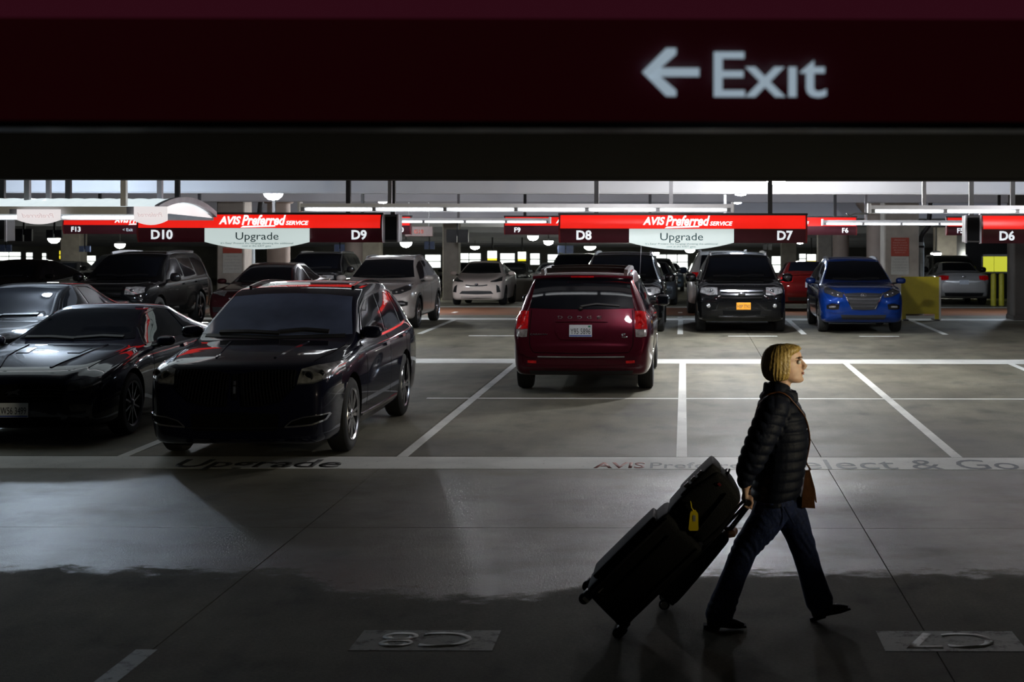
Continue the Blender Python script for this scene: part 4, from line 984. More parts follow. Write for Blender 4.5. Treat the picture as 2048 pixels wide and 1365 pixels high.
for y in (2.7, 3.4, 4.2): C.strip('roof_bar', 'T', [(-.56, y), (0, y), (.56, y)], .05, 'trim_black', .05)
C.decal('headlight', 'F', [(.5, .95), (.85, .97)], [(.5, .8), (.88, .84)], 'lamp_clear', .006, True); C.decal('grille', 'F', [(-.42, .93), (.42, .93)], [(-.4, .78), (.4, .78)], 'trim_black')
C.seams((1.58, 2.54, 3.6), .36, 1.12); C.handles([(2.4, .98), (2.75, .99)])
C.mirrors(1.62, 1.16, .965, 'gloss_black', r=(.11, .08, .09))
C.place('minivan', 'maroon minivan with red tail lamps seen from behind in bay D8', 'car', 'maroon', (-1.42, 26.25, 0), PI)

# ---- compact SUV
D = CarType(4.47,
    hw=[(0, .60), (.05, .77), (.16, .86), (.45, .905), (.9, .925), (3.6, .925), (4.2, .88), (4.42, .8), (4.47, .7)],
    tw=[(0, .48), (.35, .66), (1.0, .74), (1.3, .74), (2.0, .62), (3.6, .58), (4.1, .60), (4.47, .62)],
    zt=[(0, .80), (.05, .90), (.3, 1.00), (.8, 1.075), (1.12, 1.11), (1.2, 1.14), (2.0, 1.53), (2.35, 1.62), (2.9, 1.64), (3.7, 1.57), (4.0, 1.48), (4.25, 1.2), (4.4, 1.0), (4.47, .85)],
    zb=[(0, .70), (.3, .90), (.9, .99), (2.5, 1.05), (3.8, 1.10), (4.3, .98), (4.47, .75)],
    zu=[(0, .36), (.1, .26), (.5, .22), (4.1, .25), (4.4, .38), (4.47, .5)], yf=.90, yr=3.57, R=.355)
D.rims(5, 'alloy', False, .70, .06)
D.decal('windshield', 'F', [(-.575, 1.53), (0, 1.56), (.575, 1.53)], [(-.725, 1.155), (-.35, 1.135), (0, 1.13), (.35, 1.135), (.725, 1.155)], 'glass_dark', nu=20, nv=8)
D.decal('side_window', 'S', [(1.85, 1.38), (2.2, 1.49), (2.5, 1.515)], [(1.5, 1.10), (2.0, 1.11), (2.5, 1.12)], 'glass_dark', mirror=True)
D.decal('side_window', 'S', [(2.58, 1.515), (3.0, 1.50), (3.3, 1.46)], [(2.58, 1.12), (3.0, 1.135), (3.38, 1.16)], 'glass_dark', mirror=True)
D.decal('side_window', 'S', [(3.38, 1.45), (3.7, 1.38)], [(3.46, 1.17), (3.82, 1.24)], 'glass_dark', mirror=True)
D.decal('rear_window', 'R', [(-.5, 1.46), (0, 1.48), (.5, 1.46)], [(-.6, 1.15), (0, 1.13), (.6, 1.15)], 'glass_dark')
D.decal('tail_lamp', 'R', [(.4, 1.02), (.78, 1.05)], [(.4, .92), (.8, .92)], 'tail_red', mirror=True)
D.decal('plate_panel', 'R', [(-.3, .95), (.3, .95)], [(-.28, .82), (.28, .82)], 'trim_black')
gi = D.decal('grille', 'F', [(-.42, .885), (-.2, .90), (0, .905), (.2, .90), (.42, .885)], [(-.24, .56), (-.1, .545), (0, .545), (.1, .545), (.24, .56)], 'trim_black', .006, nu=20, nv=8)
for z in (.605, .685, .765, .835):
    h = .25+(z-.56)*.52; D.strip('grille_bar', 'F', [(-h+.02, z+.006), (0, z-.004), (h-.02, z+.006)], .028, 'alloy_dark', .022, False, gi, 20)
for sd in (1, -1): D.strip('grille_surround', 'F', [(sd*.43, .90), (sd*.36, .77), (sd*.25, .56)], .02, 'chrome', .02, False, gi, 16)
D.strip('grille_surround', 'F', [(-.25, .552), (0, .54), (.25, .552)], .016, 'dark_chrome', .016, False, gi, 16)
h, n = D.hit('F', 0, .85)
mb = MB(); mb.tube([(.058*math.cos(a), h.y-.026, .855+.036*math.sin(a)) for a in [2*PI*i/20 for i in range(21)]], .006, 6)
t = text_mesh('H', height=.045, width=.062, bold=.02, shear=.3, depth=.006).copy(); t.transform(Matrix.Translation((0, h.y-.022, .832)) @ Matrix.Rotation(PI/2, 4, 'X'))
ei = D.add('emblem', mb, 'chrome', gi, True); 
D.add('emblem', t, 'chrome', gi)
hl = D.decal('headlight', 'F', [(.44, .885), (.62, .945), (.80, 1.005)], [(.45, .80), (.62, .815), (.83, .90)], 'lamp_smoke', .008, True, nu=14)
for k, sd in enumerate((1, -1)):
    D.strip('lamp_trim', 'F', [(sd*.42, .875), (sd*.62, .95), (sd*.80, 1.012)], .02, 'chrome', .014, False, hl[k], 16)
    for x, z in ((.54, .855), (.66, .885)):
        h, n = D.hit('F', x, z); D.add('projector_lens', MB().ball((sd*h.x, h.y-.004, h.z), (.032, .02, .032)), 'chrome', hl[k], True)
D.decal('fog_recess', 'F', [(.52, .66), (.68, .67), (.80, .63)], [(.54, .545), (.68, .535), (.79, .555)], 'gloss_black', .005, True)
D.strip('fog_lamp', 'F', [(.60, .605), (.74, .60)], .035, 'lamp_clear', .014, True)
D.strip('bumper_crease', 'F', [(.48, .70), (.66, .70), (.84, .66)], .028, 'PAINT', .016, True, nu=16); D.strip('bumper_crease', 'F', [(.44, .49), (.64, .48), (.82, .51)], .03, 'PAINT', .016, True, nu=16)
D.decal('lower_grille', 'F', [(-.5, .43), (0, .42), (.5, .43)], [(-.46, .33), (0, .32), (.46, .33)], 'trim_black', .006, nu=16)
D.strip('wiper', 'F', [(-.55, 1.165), (-.25, 1.17), (0, 1.15)], .02, 'trim_black', .025); D.strip('wiper', 'F', [(0, 1.16), (.25, 1.18), (.5, 1.17)], .02, 'trim_black', .025)
D.seams((1.42, 2.54, 3.42), .38, 1.06); D.handles([(2.4, .98), (3.25, 1.0)], 'PAINT'); D.strip('body_crease', 'S', [(1.3, .86), (2.5, .92), (3.9, 1.0)], .025, 'PAINT', .012, True)
for y0 in (D.yf, D.yr): D.strip('wheel_arch_trim', 'S', [(y0+.44*math.cos(a), .355+.44*math.sin(a)) for a in [PI*(.02+.96*i/10) for i in range(11)]], .05, 'trim_black', .010, True, nu=30)
D.mirrors(1.52, 1.12, .905, r=(.115, .075, .07)); D.strip('roof_rail', 'T', [(.565, 2.2), (.56, 2.9), (.53, 3.7)], .03, 'grey_metal', .04, True)
D.place('compact_suv', 'bright blue compact SUV with barred grille facing the camera', 'car', 'blue', (3.91, 33.2, 0))
D.place('compact_suv', 'pale champagne compact SUV parked behind the black crossover', 'car', 'champagne', (-7.02, 34.3, 0))

# ---- large SUV
E = CarType(5.03,
    hw=[(0, .70), (.05, .86), (.15, .92), (.4, .97), (.9, .995), (4.3, .995), (4.8, .94), (4.98, .86), (5.03, .78)],
    tw=[(0, .56), (.3, .74), (1.0, .82), (1.35, .80), (2.0, .70), (4.2, .66), (4.7, .68), (5.03, .7)],
    zt=[(0, .90), (.05, 1.0), (.25, 1.07), (.8, 1.13), (1.2, 1.16), (1.3, 1.20), (2.05, 1.62), (2.35, 1.71), (3.0, 1.745), (4.3, 1.71), (4.65, 1.62), (4.85, 1.25), (4.97, 1.05), (5.03, .9)],
    zb=[(0, .78), (.25, .98), (.9, 1.05), (2.5, 1.09), (4.4, 1.12), (4.85, 1.02), (5.03, .8)],
    zu=[(0, .40), (.1, .28), (.5, .25), (4.6, .28), (4.95, .36), (5.03, .48)], yf=.93, yr=3.79, R=.385)
E.rims(5, 'alloy_dark', False, .68, .07)
E.decal('windshield', 'F', [(-.65, 1.62), (0, 1.65), (.65, 1.62)], [(-.80, 1.215), (-.4, 1.195), (0, 1.19), (.4, 1.195), (.80, 1.215)], 'glass_dark', nu=20, nv=8)
for (a, b, c, d) in ((1.62, 2.02, 2.7, 0), (2.78, 2.78, 3.6, 0), (3.7, 3.68, 4.5, -.08)): E.decal('side_window', 'S', [(b, 1.50 if b < 2.2 else 1.58), ((b+c)/2, 1.585), (c+d, 1.57)], [(a, 1.15), ((a+c)/2, 1.16), (c, 1.18)], 'glass_dark', mirror=True)
E.decal('rear_window', 'R', [(-.6, 1.60), (0, 1.62), (.6, 1.60)], [(-.66, 1.2), (0, 1.19), (.66, 1.2)], 'glass_dark')
E.decal('tail_lamp', 'R', [(.62, 1.14), (.86, 1.14)], [(.64, .94), (.88, .94)], 'tail_red', mirror=True)
E.strip('rear_reflector', 'R', [(.55, .55), (.78, .56)], .04, 'tail_red', .008, True)
gi = E.decal('grille', 'F', [(-.47, 1.0), (0, 1.01), (.47, 1.0)], [(-.42, .76), (0, .745), (.42, .76)], 'well_black', .006, nu=18)
for z in (.80, .87, .94): E.strip('grille_bar', 'F', [(-.44-(z-.8)*.2, z), (0, z-.004), (.44+(z-.8)*.2, z)], .036, 'dark_chrome', .022, False, gi, 20)
hh = E.hit('F', 0, .87)[0]; E.add('emblem', MB().lathe([(.085, 0), (.085, -.012), (.07, -.016)], 24, 'y', (0, 0, 0)).xf(Matrix.Translation((0, hh.y-.024, .87)) @ Matrix.Diagonal((1, 1, .45, 1))), 'dark_chrome', gi, 40)
hl = E.decal('headlight', 'F', [(.53, 1.01), (.72, 1.02), (.88, 1.0)], [(.53, .86), (.72, .85), (.90, .90)], 'lamp_clear', .008, True)
for k, sd in enumerate((1, -1)):
    h, n = E.hit('F', .66, .935); E.add('projector_lens', MB().ball((sd*h.x, h.y-.002, h.z), (.05, .025, .05)), 'lamp_smoke', hl[k], True)
fr = E.decal('fog_recess', 'F', [(.55, .70), (.70, .71), (.86, .70)], [(.56, .54), (.72, .53), (.86, .56)], 'well_black', .005, True)
for k, sd in enumerate((1, -1)):
    h, n = E.hit('F', .72, .62); E.add('fog_lamp', MB().ball((sd*h.x, h.y, h.z), (.05, .025, .05)), 'lamp_clear', fr[k], True)
    E.strip('fog_trim', 'F', [(sd*.56, .71), (sd*.72, .72), (sd*.88, .71)], .016, 'dark_chrome', .014, False, fr[k])
E.decal('lower_grille', 'F', [(-.42, .52), (0, .51), (.42, .52)], [(-.4, .43), (0, .42), (.4, .43)], 'well_black', .005)
E.strip('skid_plate', 'F', [(-.5, .385), (0, .375), (.5, .385)], .03, 'dark_chrome', .014, nu=16)
E.strip('wiper', 'F', [(-.6, 1.225), (-.3, 1.235), (0, 1.21)], .02, 'trim_black', .025); E.strip('wiper', 'F', [(0, 1.22), (.3, 1.245), (.55, 1.235)], .02, 'trim_black', .025)
for i, ch in enumerate('EXPLORER'):
    x = -.42+.12*i; t = text_mesh(ch, height=.04, width=.05, bold=.02, depth=.005).copy(); h, n = E.hit('F', x, 1.055)
    t.transform(Matrix.Translation((x, h.y-.012, 1.03)) @ Matrix.Rotation(PI/2, 4, 'X')); E.add('badge_lettering', t, 'dark_chrome')
E.plate('F', 0.04, .615, 'HBP 7742', base='plate_orange')
E.seams((1.5, 2.74, 3.64), .42, 1.1); E.handles([(2.6, 1.0), (3.5, 1.02)], 'PAINT'); E.mirrors(1.6, 1.18, .975, 'gloss_black', r=(.12, .08, .10))
E.strip('roof_rail', 'T', [(.64, 2.4), (.635, 3.2), (.61, 4.3)], .035, 'grey_metal', .05, True)
E.place('large_suv', 'black SUV with orange license plate facing the camera', 'car', 'black', (1.26, 33.2, 0))
noplate = ('license_plate', 'plate_lettering', 'badge_lettering')
r_ = E.place('large_suv', 'tall black SUV facing the camera right behind the maroon minivan', 'car', 'black', (-1.42, 33.2, 0), drop=noplate)
MB().tube([(.42, 1.15, 1.12), (.46, 1.3, 2.06)], .006, 6).build('antenna', 'grey_metal', r_)
E.place('large_suv', 'large black SUV behind the low coupe at the left', 'car', 'black', (-12.6, 32.9, 0), drop=noplate)
E.place('large_suv', 'dark SUV behind the wine-dark sedan near the round column', 'car', 'black', (-11.4, 45.5, FZ(45.5)), drop=noplate)
E.place('large_suv', 'dark SUV whose roof shows between the white hatchback and the maroon minivan', 'car', 'black', (-3.75, 51, FZ(51)), drop=noplate)
E.place('large_suv', 'silver SUV with red tail lamps half hidden behind the black SUV with orange plate', 'car', 'silver', (1.08, 46.0, FZ(46)), PI, drop=noplate)
E.place('large_suv', 'black SUV far behind the silver SUV with red tail lamps', 'car', 'black', (1.75, 58.0, FZ(58)), PI, drop=noplate)
E.place('large_suv', 'black SUV in shade behind the pale sedan at the right', 'car', 'black', (10.3, 56.5, FZ(56.5)), drop=noplate)

# ---- sedan
G = CarType(4.87,
    hw=[(0, .60), (.05, .78), (.16, .86), (.5, .91), (1.0, .925), (3.8, .925), (4.5, .89), (4.8, .82), (4.87, .74)],
    tw=[(0, .5), (.35, .66), (1.1, .74), (1.4, .72), (2.2, .56), (3.3, .54), (3.9, .60), (4.4, .70), (4.87, .68)],
    zt=[(0, .72), (.05, .80), (.3, .88), (.9, .95), (1.25, .985), (1.35, 1.01), (2.2, 1.39), (2.6, 1.46), (3.2, 1.45), (3.8, 1.26), (4.25, 1.11), (4.65, 1.09), (4.78, 1.06), (4.87, .85)],
    zb=[(0, .62), (.3, .80), (.9, .88), (2.5, .95), (4.0, 1.02), (4.7, 1.0), (4.87, .75)],
    zu=[(0, .28), (.1, .2), (.5, .18), (4.4, .22), (4.8, .3), (4.87, .42)], yf=.95, yr=3.80, R=.33)
G.rims(10, 'alloy', False, .70, .03)
G.decal('windshield', 'F', [(-.53, 1.385), (0, 1.405), (.53, 1.385)], [(-.71, 1.02), (0, 1.0), (.71, 1.02)], 'glass_dark', nu=18, nv=8)
G.decal('side_window', 'S', [(2.0, 1.22), (2.3, 1.34), (2.62, 1.385)], [(1.6, .99), (2.1, .995), (2.62, 1.0)], 'glass_dark', mirror=True)
G.decal('side_window', 'S', [(2.7, 1.385), (3.1, 1.36), (3.45, 1.27)], [(2.7, 1.0), (3.2, 1.02), (3.7, 1.06)], 'glass_dark', mirror=True)
G.decal('rear_window', 'T', [(-.46, 3.3), (0, 3.34), (.46, 3.3)], [(-.58, 4.0), (0, 4.06), (.58, 4.0)], 'glass_dark')
G.strip('window_trim', 'S', [(1.52, .985), (2.0, 1.25), (2.35, 1.375), (2.7, 1.41), (3.1, 1.39), (3.75, 1.09)], .016, 'dark_chrome', .008, True, nu=30)
G.decal('tail_lamp', 'R', [(.50, .985), (.70, 1.0), (.82, .98)], [(.52, .86), (.70, .83), (.85, .87)], 'tail_red', .008, True)
G.strip('trunk_lip', 'R', [(-.62, 1.055), (0, 1.07), (.62, 1.055)], .022, 'PAINT', .02, nu=18)
h, n = G.hit('R', 0, .93); G.add('emblem', MB().lathe([(.065, 0), (.065, .012), (.05, .016)], 20, 'y', (0, 0, 0)).xf(Matrix.Translation((0, h.y+.004, .955)) @ Matrix.Diagonal((1, 1, .5, 1))), 'chrome', None, 40)
G.decal('plate_recess', 'R', [(-.26, .87), (0, .88), (.26, .87)], [(-.24, .69), (0, .69), (.24, .69)], 'PAINT', .003, skirt=.01)
G.plate('R', 0, .775, '', base='plate_white', hg=.15)
G.strip('bumper_crease', 'R', [(-.8, .62), (0, .60), (.8, .62)], .04, 'PAINT', .016, nu=20); G.decal('lower_valance', 'R', [(-.66, .42), (0, .42), (.66, .42)], [(-.62, .31), (0, .30), (.62, .31)], 'trim_black', .006)
G.decal('headlight', 'F', [(.46, .84), (.80, .89)], [(.48, .74), (.82, .80)], 'lamp_clear', .008, True, nu=14)
gi = G.decal('grille', 'F', [(-.38, .72), (0, .73), (.38, .72)], [(-.28, .50), (0, .49), (.28, .50)], 'trim_black', .006)
for z in (.54, .59, .64, .69): G.strip('grille_bar', 'F', [(-.29-(z-.54)*.5, z), (0, z), (.29+(z-.54)*.5, z)], .016, 'chrome', .016, False, gi)
G.decal('fog_recess', 'F', [(.52, .5), (.76, .5)], [(.54, .38), (.74, .38)], 'trim_black', .005, True); G.decal('lower_grille', 'F', [(-.5, .36), (.5, .36)], [(-.46, .27), (.46, .27)], 'trim_black', .005)
G.seams((1.5, 2.66, 3.62), .32, .98); G.handles([(2.5, .88), (3.45, .9)]); G.mirrors(1.62, 1.03, .905, r=(.11, .07, .065))
G.strip('wiper', 'F', [(-.5, 1.03), (0, 1.015)], .02, 'trim_black', .022); G.strip('wiper', 'F', [(0, 1.025), (.5, 1.035)], .02, 'trim_black', .022)
G.place('sedan', 'pale silver sedan seen from behind right of the yellow board', 'car', 'silver', (PX(1929, 51), 55.9, FZ(55.9)), PI)
G.place('sedan', 'wine-dark sedan behind the black crossover, beside the grey notice pillar', 'car', 'wine', (-9.95, 34.6, 0))
G.place('sedan', 'black sedan behind the low coupe, cut by the left edge of the frame', 'car', 'black', (-10.0, 21.0, 0))
G.place('sedan', 'red car seen from behind between the two SUVs', 'car', 'red', (3.62, 48.4, FZ(48.4)), PI)
G.place('sedan', 'dark sedan in shade beside the yellow posts at the far right', 'car', 'black', (13.0, 56.5, FZ(56.5)), PI)
G.place('sedan', 'dark car in the second row right of the tall black SUV', 'car', 'grey', (-1.15, 50, FZ(50)))

# ---- hatchback
Hh = CarType(4.54,
    hw=[(0, .56), (.05, .72), (.18, .81), (.5, .86), (1.0, .88), (3.7, .88), (4.3, .84), (4.5, .78), (4.54, .72)],
    tw=[(0, .44), (.35, .62), (1.0, .70), (2.0, .56), (3.2, .52), (4.1, .58), (4.54, .62)],
    zt=[(0, .66), (.05, .76), (.3, .88), (.8, .99), (1.0, 1.04), (1.9, 1.39), (2.3, 1.465), (2.8, 1.45), (3.7, 1.30), (4.3, 1.14), (4.48, 1.0), (4.54, .8)],
    zb=[(0, .56), (.3, .78), (.9, .91), (2.4, .98), (4.0, 1.05), (4.54, .7)],
    zu=[(0, .26), (.1, .18), (.5, .17), (4.2, .22), (4.5, .34), (4.54, .42)], yf=.88, yr=3.58, R=.31)
Hh.rims(5, 'alloy_dark', False, .66, .06)
Hh.decal('windshield', 'F', [(-.50, 1.385), (0, 1.405), (.50, 1.385)], [(-.67, 1.06), (0, 1.045), (.67, 1.06)], 'glass_dark', nu=18, nv=8)
Hh.decal('side_window', 'S', [(1.75, 1.22), (2.1, 1.35), (2.45, 1.385)], [(1.4, 1.02), (2.0, 1.03), (2.45, 1.035)], 'glass_dark', mirror=True)
Hh.decal('side_window', 'S', [(2.53, 1.385), (3.0, 1.35), (3.4, 1.26)], [(2.53, 1.035), (3.0, 1.05), (3.5, 1.12)], 'glass_dark', mirror=True)
Hh.decal('rear_window', 'T', [(-.45, 3.4), (.45, 3.4)], [(-.55, 4.1), (.55, 4.1)], 'glass_dark'); Hh.decal('tail_lamp', 'R', [(.6, 1.0), (.8, .95)], [(.62, .6), (.8, .6)], 'tail_red', mirror=True)
Hh.decal('headlight', 'F', [(.46, .80), (.62, .85), (.76, .945)], [(.44, .765), (.62, .765), (.80, .80)], 'lamp_smoke', .007, True, nu=14)
Hh.strip('nose_slot', 'F', [(-.36, .665), (-.2, .645), (0, .64), (.2, .645), (.36, .665)], .035, 'trim_black', .006, nu=20)
Hh.add('emblem', MB().lathe([(.055, 0), (.055, -.012), (.04, -.016)], 18, 'y', (0, 0, 0)).xf(Matrix.Translation((0, Hh.hit('F', 0, .68)[0].y-.008, .685)) @ Matrix.Diagonal((1, 1, .7, 1))), 'dark_chrome', None, 40)
Hh.decal('lower_grille', 'F', [(-.48, .47), (0, .48), (.48, .47)], [(-.56, .38), (0, .36), (.56, .38)], 'trim_black', .006, nu=16)
Hh.decal('fog_recess', 'F', [(.64, .68), (.73, .62)], [(.66, .42), (.78, .44)], 'trim_black', .006, True); Hh.strip('bumper_lip', 'F', [(-.5, .27), (0, .25), (.5, .27)], .06, 'trim_black', .004, nu=14)
Hh.strip('wiper', 'F', [(-.5, 1.065), (0, 1.05)], .02, 'trim_black', .02); Hh.strip('wiper', 'F', [(0, 1.06), (.45, 1.07)], .02, 'trim_black', .02)
Hh.seams((1.35, 2.49, 3.4), .3, 1.0); Hh.mirrors(1.5, 1.05, .865, r=(.11, .07, .065))
Hh.place('hatchback', 'white hatchback facing the camera in the middle distance', 'car', 'white', (PX(957, 50.5), 50.0, FZ(50)))
Hh.place('hatchback', 'dark hatchback at the far left edge behind the black sedan', 'car', 'black', (-17.2, 37.5, 0))
# ---- far cars
far = [(G, 'sedan', 'grey', -6.2, 70, 0, 'small grey car behind the white hatchback and its parapet'), (G, 'sedan', 'black', -8.3, 72, 0, 'small black car far behind the white hatchback, left one'),
       (E, 'large_suv', 'grey', -3.0, 74, 0, 'far grey SUV between the hatchback and the minivan roof'), (G, 'sedan', 'pale_blue', -.9, 78, 0, 'small pale blue car in the gap left of the black SUV with orange plate'),
       (D, 'compact_suv', 'grey', -1.2, 64, 0, 'dark grey compact SUV just right of the tall black SUV'), (G, 'sedan', 'silver', 1.0, 92, 0, 'tiny silver car far down the gap'), (G, 'sedan', 'silver', 5.6, 70, PI, 'silver car glimpsed above the red car'),
       (E, 'large_suv', 'black', -21.6, 56, 0, 'dark vehicle behind the large black SUV at the left'), (G, 'sedan', 'black', -24.5, 58, 0, 'dark sedan glimpsed at the far left'), (D, 'compact_suv', 'silver', -13.5, 62, 0, 'pale car glimpsed left of the champagne SUV roof'),
       (D, 'compact_suv', 'black', -16.2, 63, 0, 'black compact SUV beyond the dark SUV near the round column'), (G, 'sedan', 'black', -11.4, 76, 0, 'small dark car left of the square grey-green pillar'), (G, 'sedan', 'black', 8.0, 76, 0, 'far dark car behind the broad notice pillar'), (D, 'compact_suv', 'black', -5.2, 90, 0, 'tiny dark SUV far beyond the parapet')]
fdrop = noplate + ('door_seam', 'wiper', 'roof_rail', 'door_handle', 'body_crease', 'bumper_crease', 'window_trim', 'hood_seam', 'fog_lamp', 'fog_trim', 'brake_disc', 'lens_ring')
for ty, nm, pc, x, y, rz, lab in far: ty.place(nm, lab, 'car', pc, (x, y, FZ(y)), rz, drop=fdrop)

# ------------------------------------------------------------------ yellow board, posts, booth
yb = thing('yellow_board', 'plain yellow barrier board standing right of the blue SUV', 'board', (PX(1841, 38.3), 38.3, 0))
hw_ = (1880-1803)/2*38.3/F_PX; zt_ = PZ(553, 38.3)
MB().box(-hw_, hw_, -.02, .02, .16, zt_, .008).build('panel', 'yellow_board', yb)
MB().box(hw_-.02, hw_+.03, -.03, .03, 0, zt_-.01, .005).build('edge_post', 'notice_white', yb)
for e in (-1, 1): MB().box(e*hw_*.86-.05, e*hw_*.86+.05, -.018, .05, 0, .17).build('leg', 'yellow_board', yb); MB().box(e*hw_*.8-.06, e*hw_*.8+.06, -.25, .35, 0, .03).build('foot', 'trim_black', yb)
bo = thing('booth', 'dark booth with a yellow-lit window at the far right', 'booth', (PX(1995, 62), 62, FZ(62)))
MB().box(-1.3, 1.6, 0, 2, 0, 2.6, .02).build('walls', 'black_metal', bo)
z0, z1 = PZ(546, 62)-FZ(62), PZ(508, 62)-FZ(62); x0, x1 = PX(1963, 62)-PX(1995, 62), PX(2021, 62)-PX(1995, 62)
for a, b, c, d in ((x0, x1, z1-.08, z1), (x0, x1, z0, z0+.06), (x0, x0+.05, z0, z1), (x1-.04, x1, z0, z1)): MB().box(a, b, -.06, .01, c, d).build('window_frame', 'white_metal', bo)
for a, b in ((x0+.07, x0+.50), (x0+.52, x1-.05)): MB().box(a, b, -.03, .01, z0+.07, z1-.09).build('window_pane', 'booth_glow', bo)
for px, lab in ((1987, 'left yellow guard post beside the pale sedan'), (2003, 'right yellow guard post beside the pale sedan')):
    t = thing('guard_post', lab, 'post', (PX(px, 50), 50, FZ(50)), group='yellow guard posts')
    MB().lathe([(.09, 0), (.09, 1.02), (.07, 1.07), (.02, 1.09)], 16).build('post', 'yellow_post', t, 40); MB().lathe([(.115, 0), (.115, .02)], 16).build('base_plate', 'black_metal', t)
# ------------------------------------------------------------------ luggage
mat('case_cloth', (0.0035, 0.0035, 0.004), 0.7, spec=0.25, var=0.3, scale=40, bump=0.3, bscale=180)
mat('case_piping', (0.016, 0.016, 0.018), 0.35, var=0.2)
mat('case_green', (0.014, 0.018, 0.014), 0.55, var=0.3, scale=30, bump=0.2, bscale=150)
mat('tag_yellow', (0.80, 0.60, 0.01), 0.45, var=0.1)
mat('leather_brown', (0.13, 0.05, 0.018), 0.45, var=0.2, scale=20, bump=0.15)
mat('bright_metal', (0.8, 0.8, 0.82), 0.15, 1.0, var=0.03)
def soft_case(u0, u1, v0, v1, w0, w1, r=.035, bulge=.015, n=10, chamf=None):
    """rounded cloth box in (u,v,w) with slightly swollen faces"""
    bm = bmesh.new(); bmesh.ops.create_cube(bm, size=2.0)
    bmesh.ops.bevel(bm, geom=bm.edges[:], offset=.16, segments=3, affect='EDGES', profile=.6)
    bmesh.ops.subdivide_edges(bm, edges=[e for e in bm.edges if e.calc_length() > .8], cuts=5, use_grid_fill=True)
    cu, cv, cw = (u0+u1)/2, (v0+v1)/2, (w0+w1)/2
    for vtx in bm.verts:
        x, y, z = vtx.co
        fx = (1-y*y*.9)*(1-z*z*.9); fy = (1-x*x*.9)*(1-z*z*.9); fz = (1-x*x*.9)*(1-y*y*.9)
        hu, hv, hw2 = (u1-u0)/2, (v1-v0)/2, (w1-w0)/2
        q = [cu+x*hu+math.copysign(bulge, x)*fx*abs(x), cv+y*hv+math.copysign(bulge, y)*fy*abs(y), cw+z*hw2+math.copysign(bulge, z)*fz*abs(z)]
        if chamf: q = chamf(q, x, y, z)
        vtx.co = q
    me = bpy.data.meshes.new('case'); bm.to_mesh(me); bm.free(); smooth_mesh(me, 50); return me
def uv_frame(ang): a = math.radians(ang); return Matrix(((math.cos(a), math.sin(a), 0, 0), (0, 0, 1, 0), (math.sin(a), -math.cos(a), 0, 0), (0, 0, 0, 1)))  # (u,v,w)->(x,y,z)
LEAN = 44.6
FR = uv_frame(LEAN)
case_org = Vector((PX(1240, 8.8), 8.86, 0.03))
def part_uv(root, name, me, m, par=None, fr=FR):
    if isinstance(me, MB): me = me.mesh(name)
    me.transform(fr)
    if fr.to_3x3().determinant() < 0: me.flip_normals()
    me.name = name; me.materials.append(M(m)); return finish(bpy.data.objects.new(name, me), par or root)
sc = thing('suitcase', 'big black wheeled suitcase tilted behind the walking woman', 'suitcase', case_org)
cb = part_uv(sc, 'shell', soft_case(.035, .68, -.305, .0, -.20, .20), 'case_cloth')
for v_ in (-.275, -.03):
    for w_ in (-.205, .205): part_uv(sc, 'piping', MB().tube([(.06, v_, w_), (.36, v_-.005, w_*1.06), (.66, v_, w_)], .007, 6), 'case_piping', cb)
part_uv(sc, 'front_pocket', soft_case(.12, .60, -.335, -.29, -.16, .16, bulge=.008), 'case_cloth')
part_uv(sc, 'zipper', MB().tube([(.12, -.20, -.213), (.35, -.20, -.219), (.60, -.20, -.213)], .004, 6), 'bright_metal' if False else 'dark_chrome')
for v_, w_ in ((-.275, -.15), (-.275, .15), (.0, -.15), (.0, .15)):
    wr = .032
    wh = part_uv(sc, 'wheel', MB().lathe([(wr*.6, w_-.018), (wr, w_-.012), (wr, w_+.012), (wr*.6, w_+.018)], 18, 'z', (-.005, v_, 0)), 'rubber')
    part_uv(sc, 'wheel_bracket', MB().box(.01, .05, v_-.028, v_+.028, w_-.03, w_+.03, .006), 'case_piping', wh)
    part_uv(sc, 'wheel_fork', MB().box(-.01, .035, v_-.012, v_+.03, w_-.024, w_-.020), 'bright_metal' if v_ < -.2 and w_ < 0 else 'case_piping', wh)
for w_ in (-.08, .08): part_uv(sc, 'handle_rod', MB().tube([(.60, .012, w_), (1.03, .0, w_)], .009, 8), 'dark_chrome')
part_uv(sc, 'handle_grip', MB().tube([(1.037, -.0, -.10), (1.037, -.0, .10)], .0145, 10), 'trim_black')
part_uv(sc, 'corner_guard', MB().box(.03, .09, -.02, .012, -.19, .19, .008), 'case_piping')
part_uv(sc, 'zip_pull', MB().box(.09, .13, -.255, -.248, -.222, -.212), 'bright_metal'); part_uv(sc, 'zip_pull', MB().box(.16, .185, -.30, -.293, -.19, -.18), 'bright_metal')
def chf(q, x, y, z):
    if x > .2 and y > .2: q[0] -= .02*max(0, y)
    if x > .2: q[1] = q[1]*(1-.18*max(0, x)) - .02*max(0, x)
    return q
bg_ = thing('travel_bag', 'black cloth bag strapped on top of the big suitcase', 'bag', case_org)
bb = part_uv(bg_, 'bag_body', soft_case(.69, 1.05, -.30, -.035, -.18, .18, bulge=.02, chamf=chf), 'case_cloth')
part_uv(bg_, 'flap', soft_case(.80, 1.06, -.315, -.24, -.165, .165, bulge=.01), 'case_cloth')
part_uv(bg_, 'carry_handle', MB().tube([(1.03, -.20, -.07), (1.075, -.20, -.06), (1.085, -.20, 0), (1.075, -.20, .06), (1.03, -.20, .07)], .010, 8), 'case_piping')
for u_, v_ in ((.865, -.325), (.915, -.322), (.965, -.318)): part_uv(bg_, 'buckle', MB().box(u_-.018, u_+.018, v_-.012, v_+.006, -.15, -.125, .003), 'bright_metal')
part_uv(bg_, 'side_strap', MB().tube([(.70, -.10, -.192), (.85, -.12, -.203), (1.0, -.14, -.195)], [(.004, .014)]*3, 8), 'case_piping')
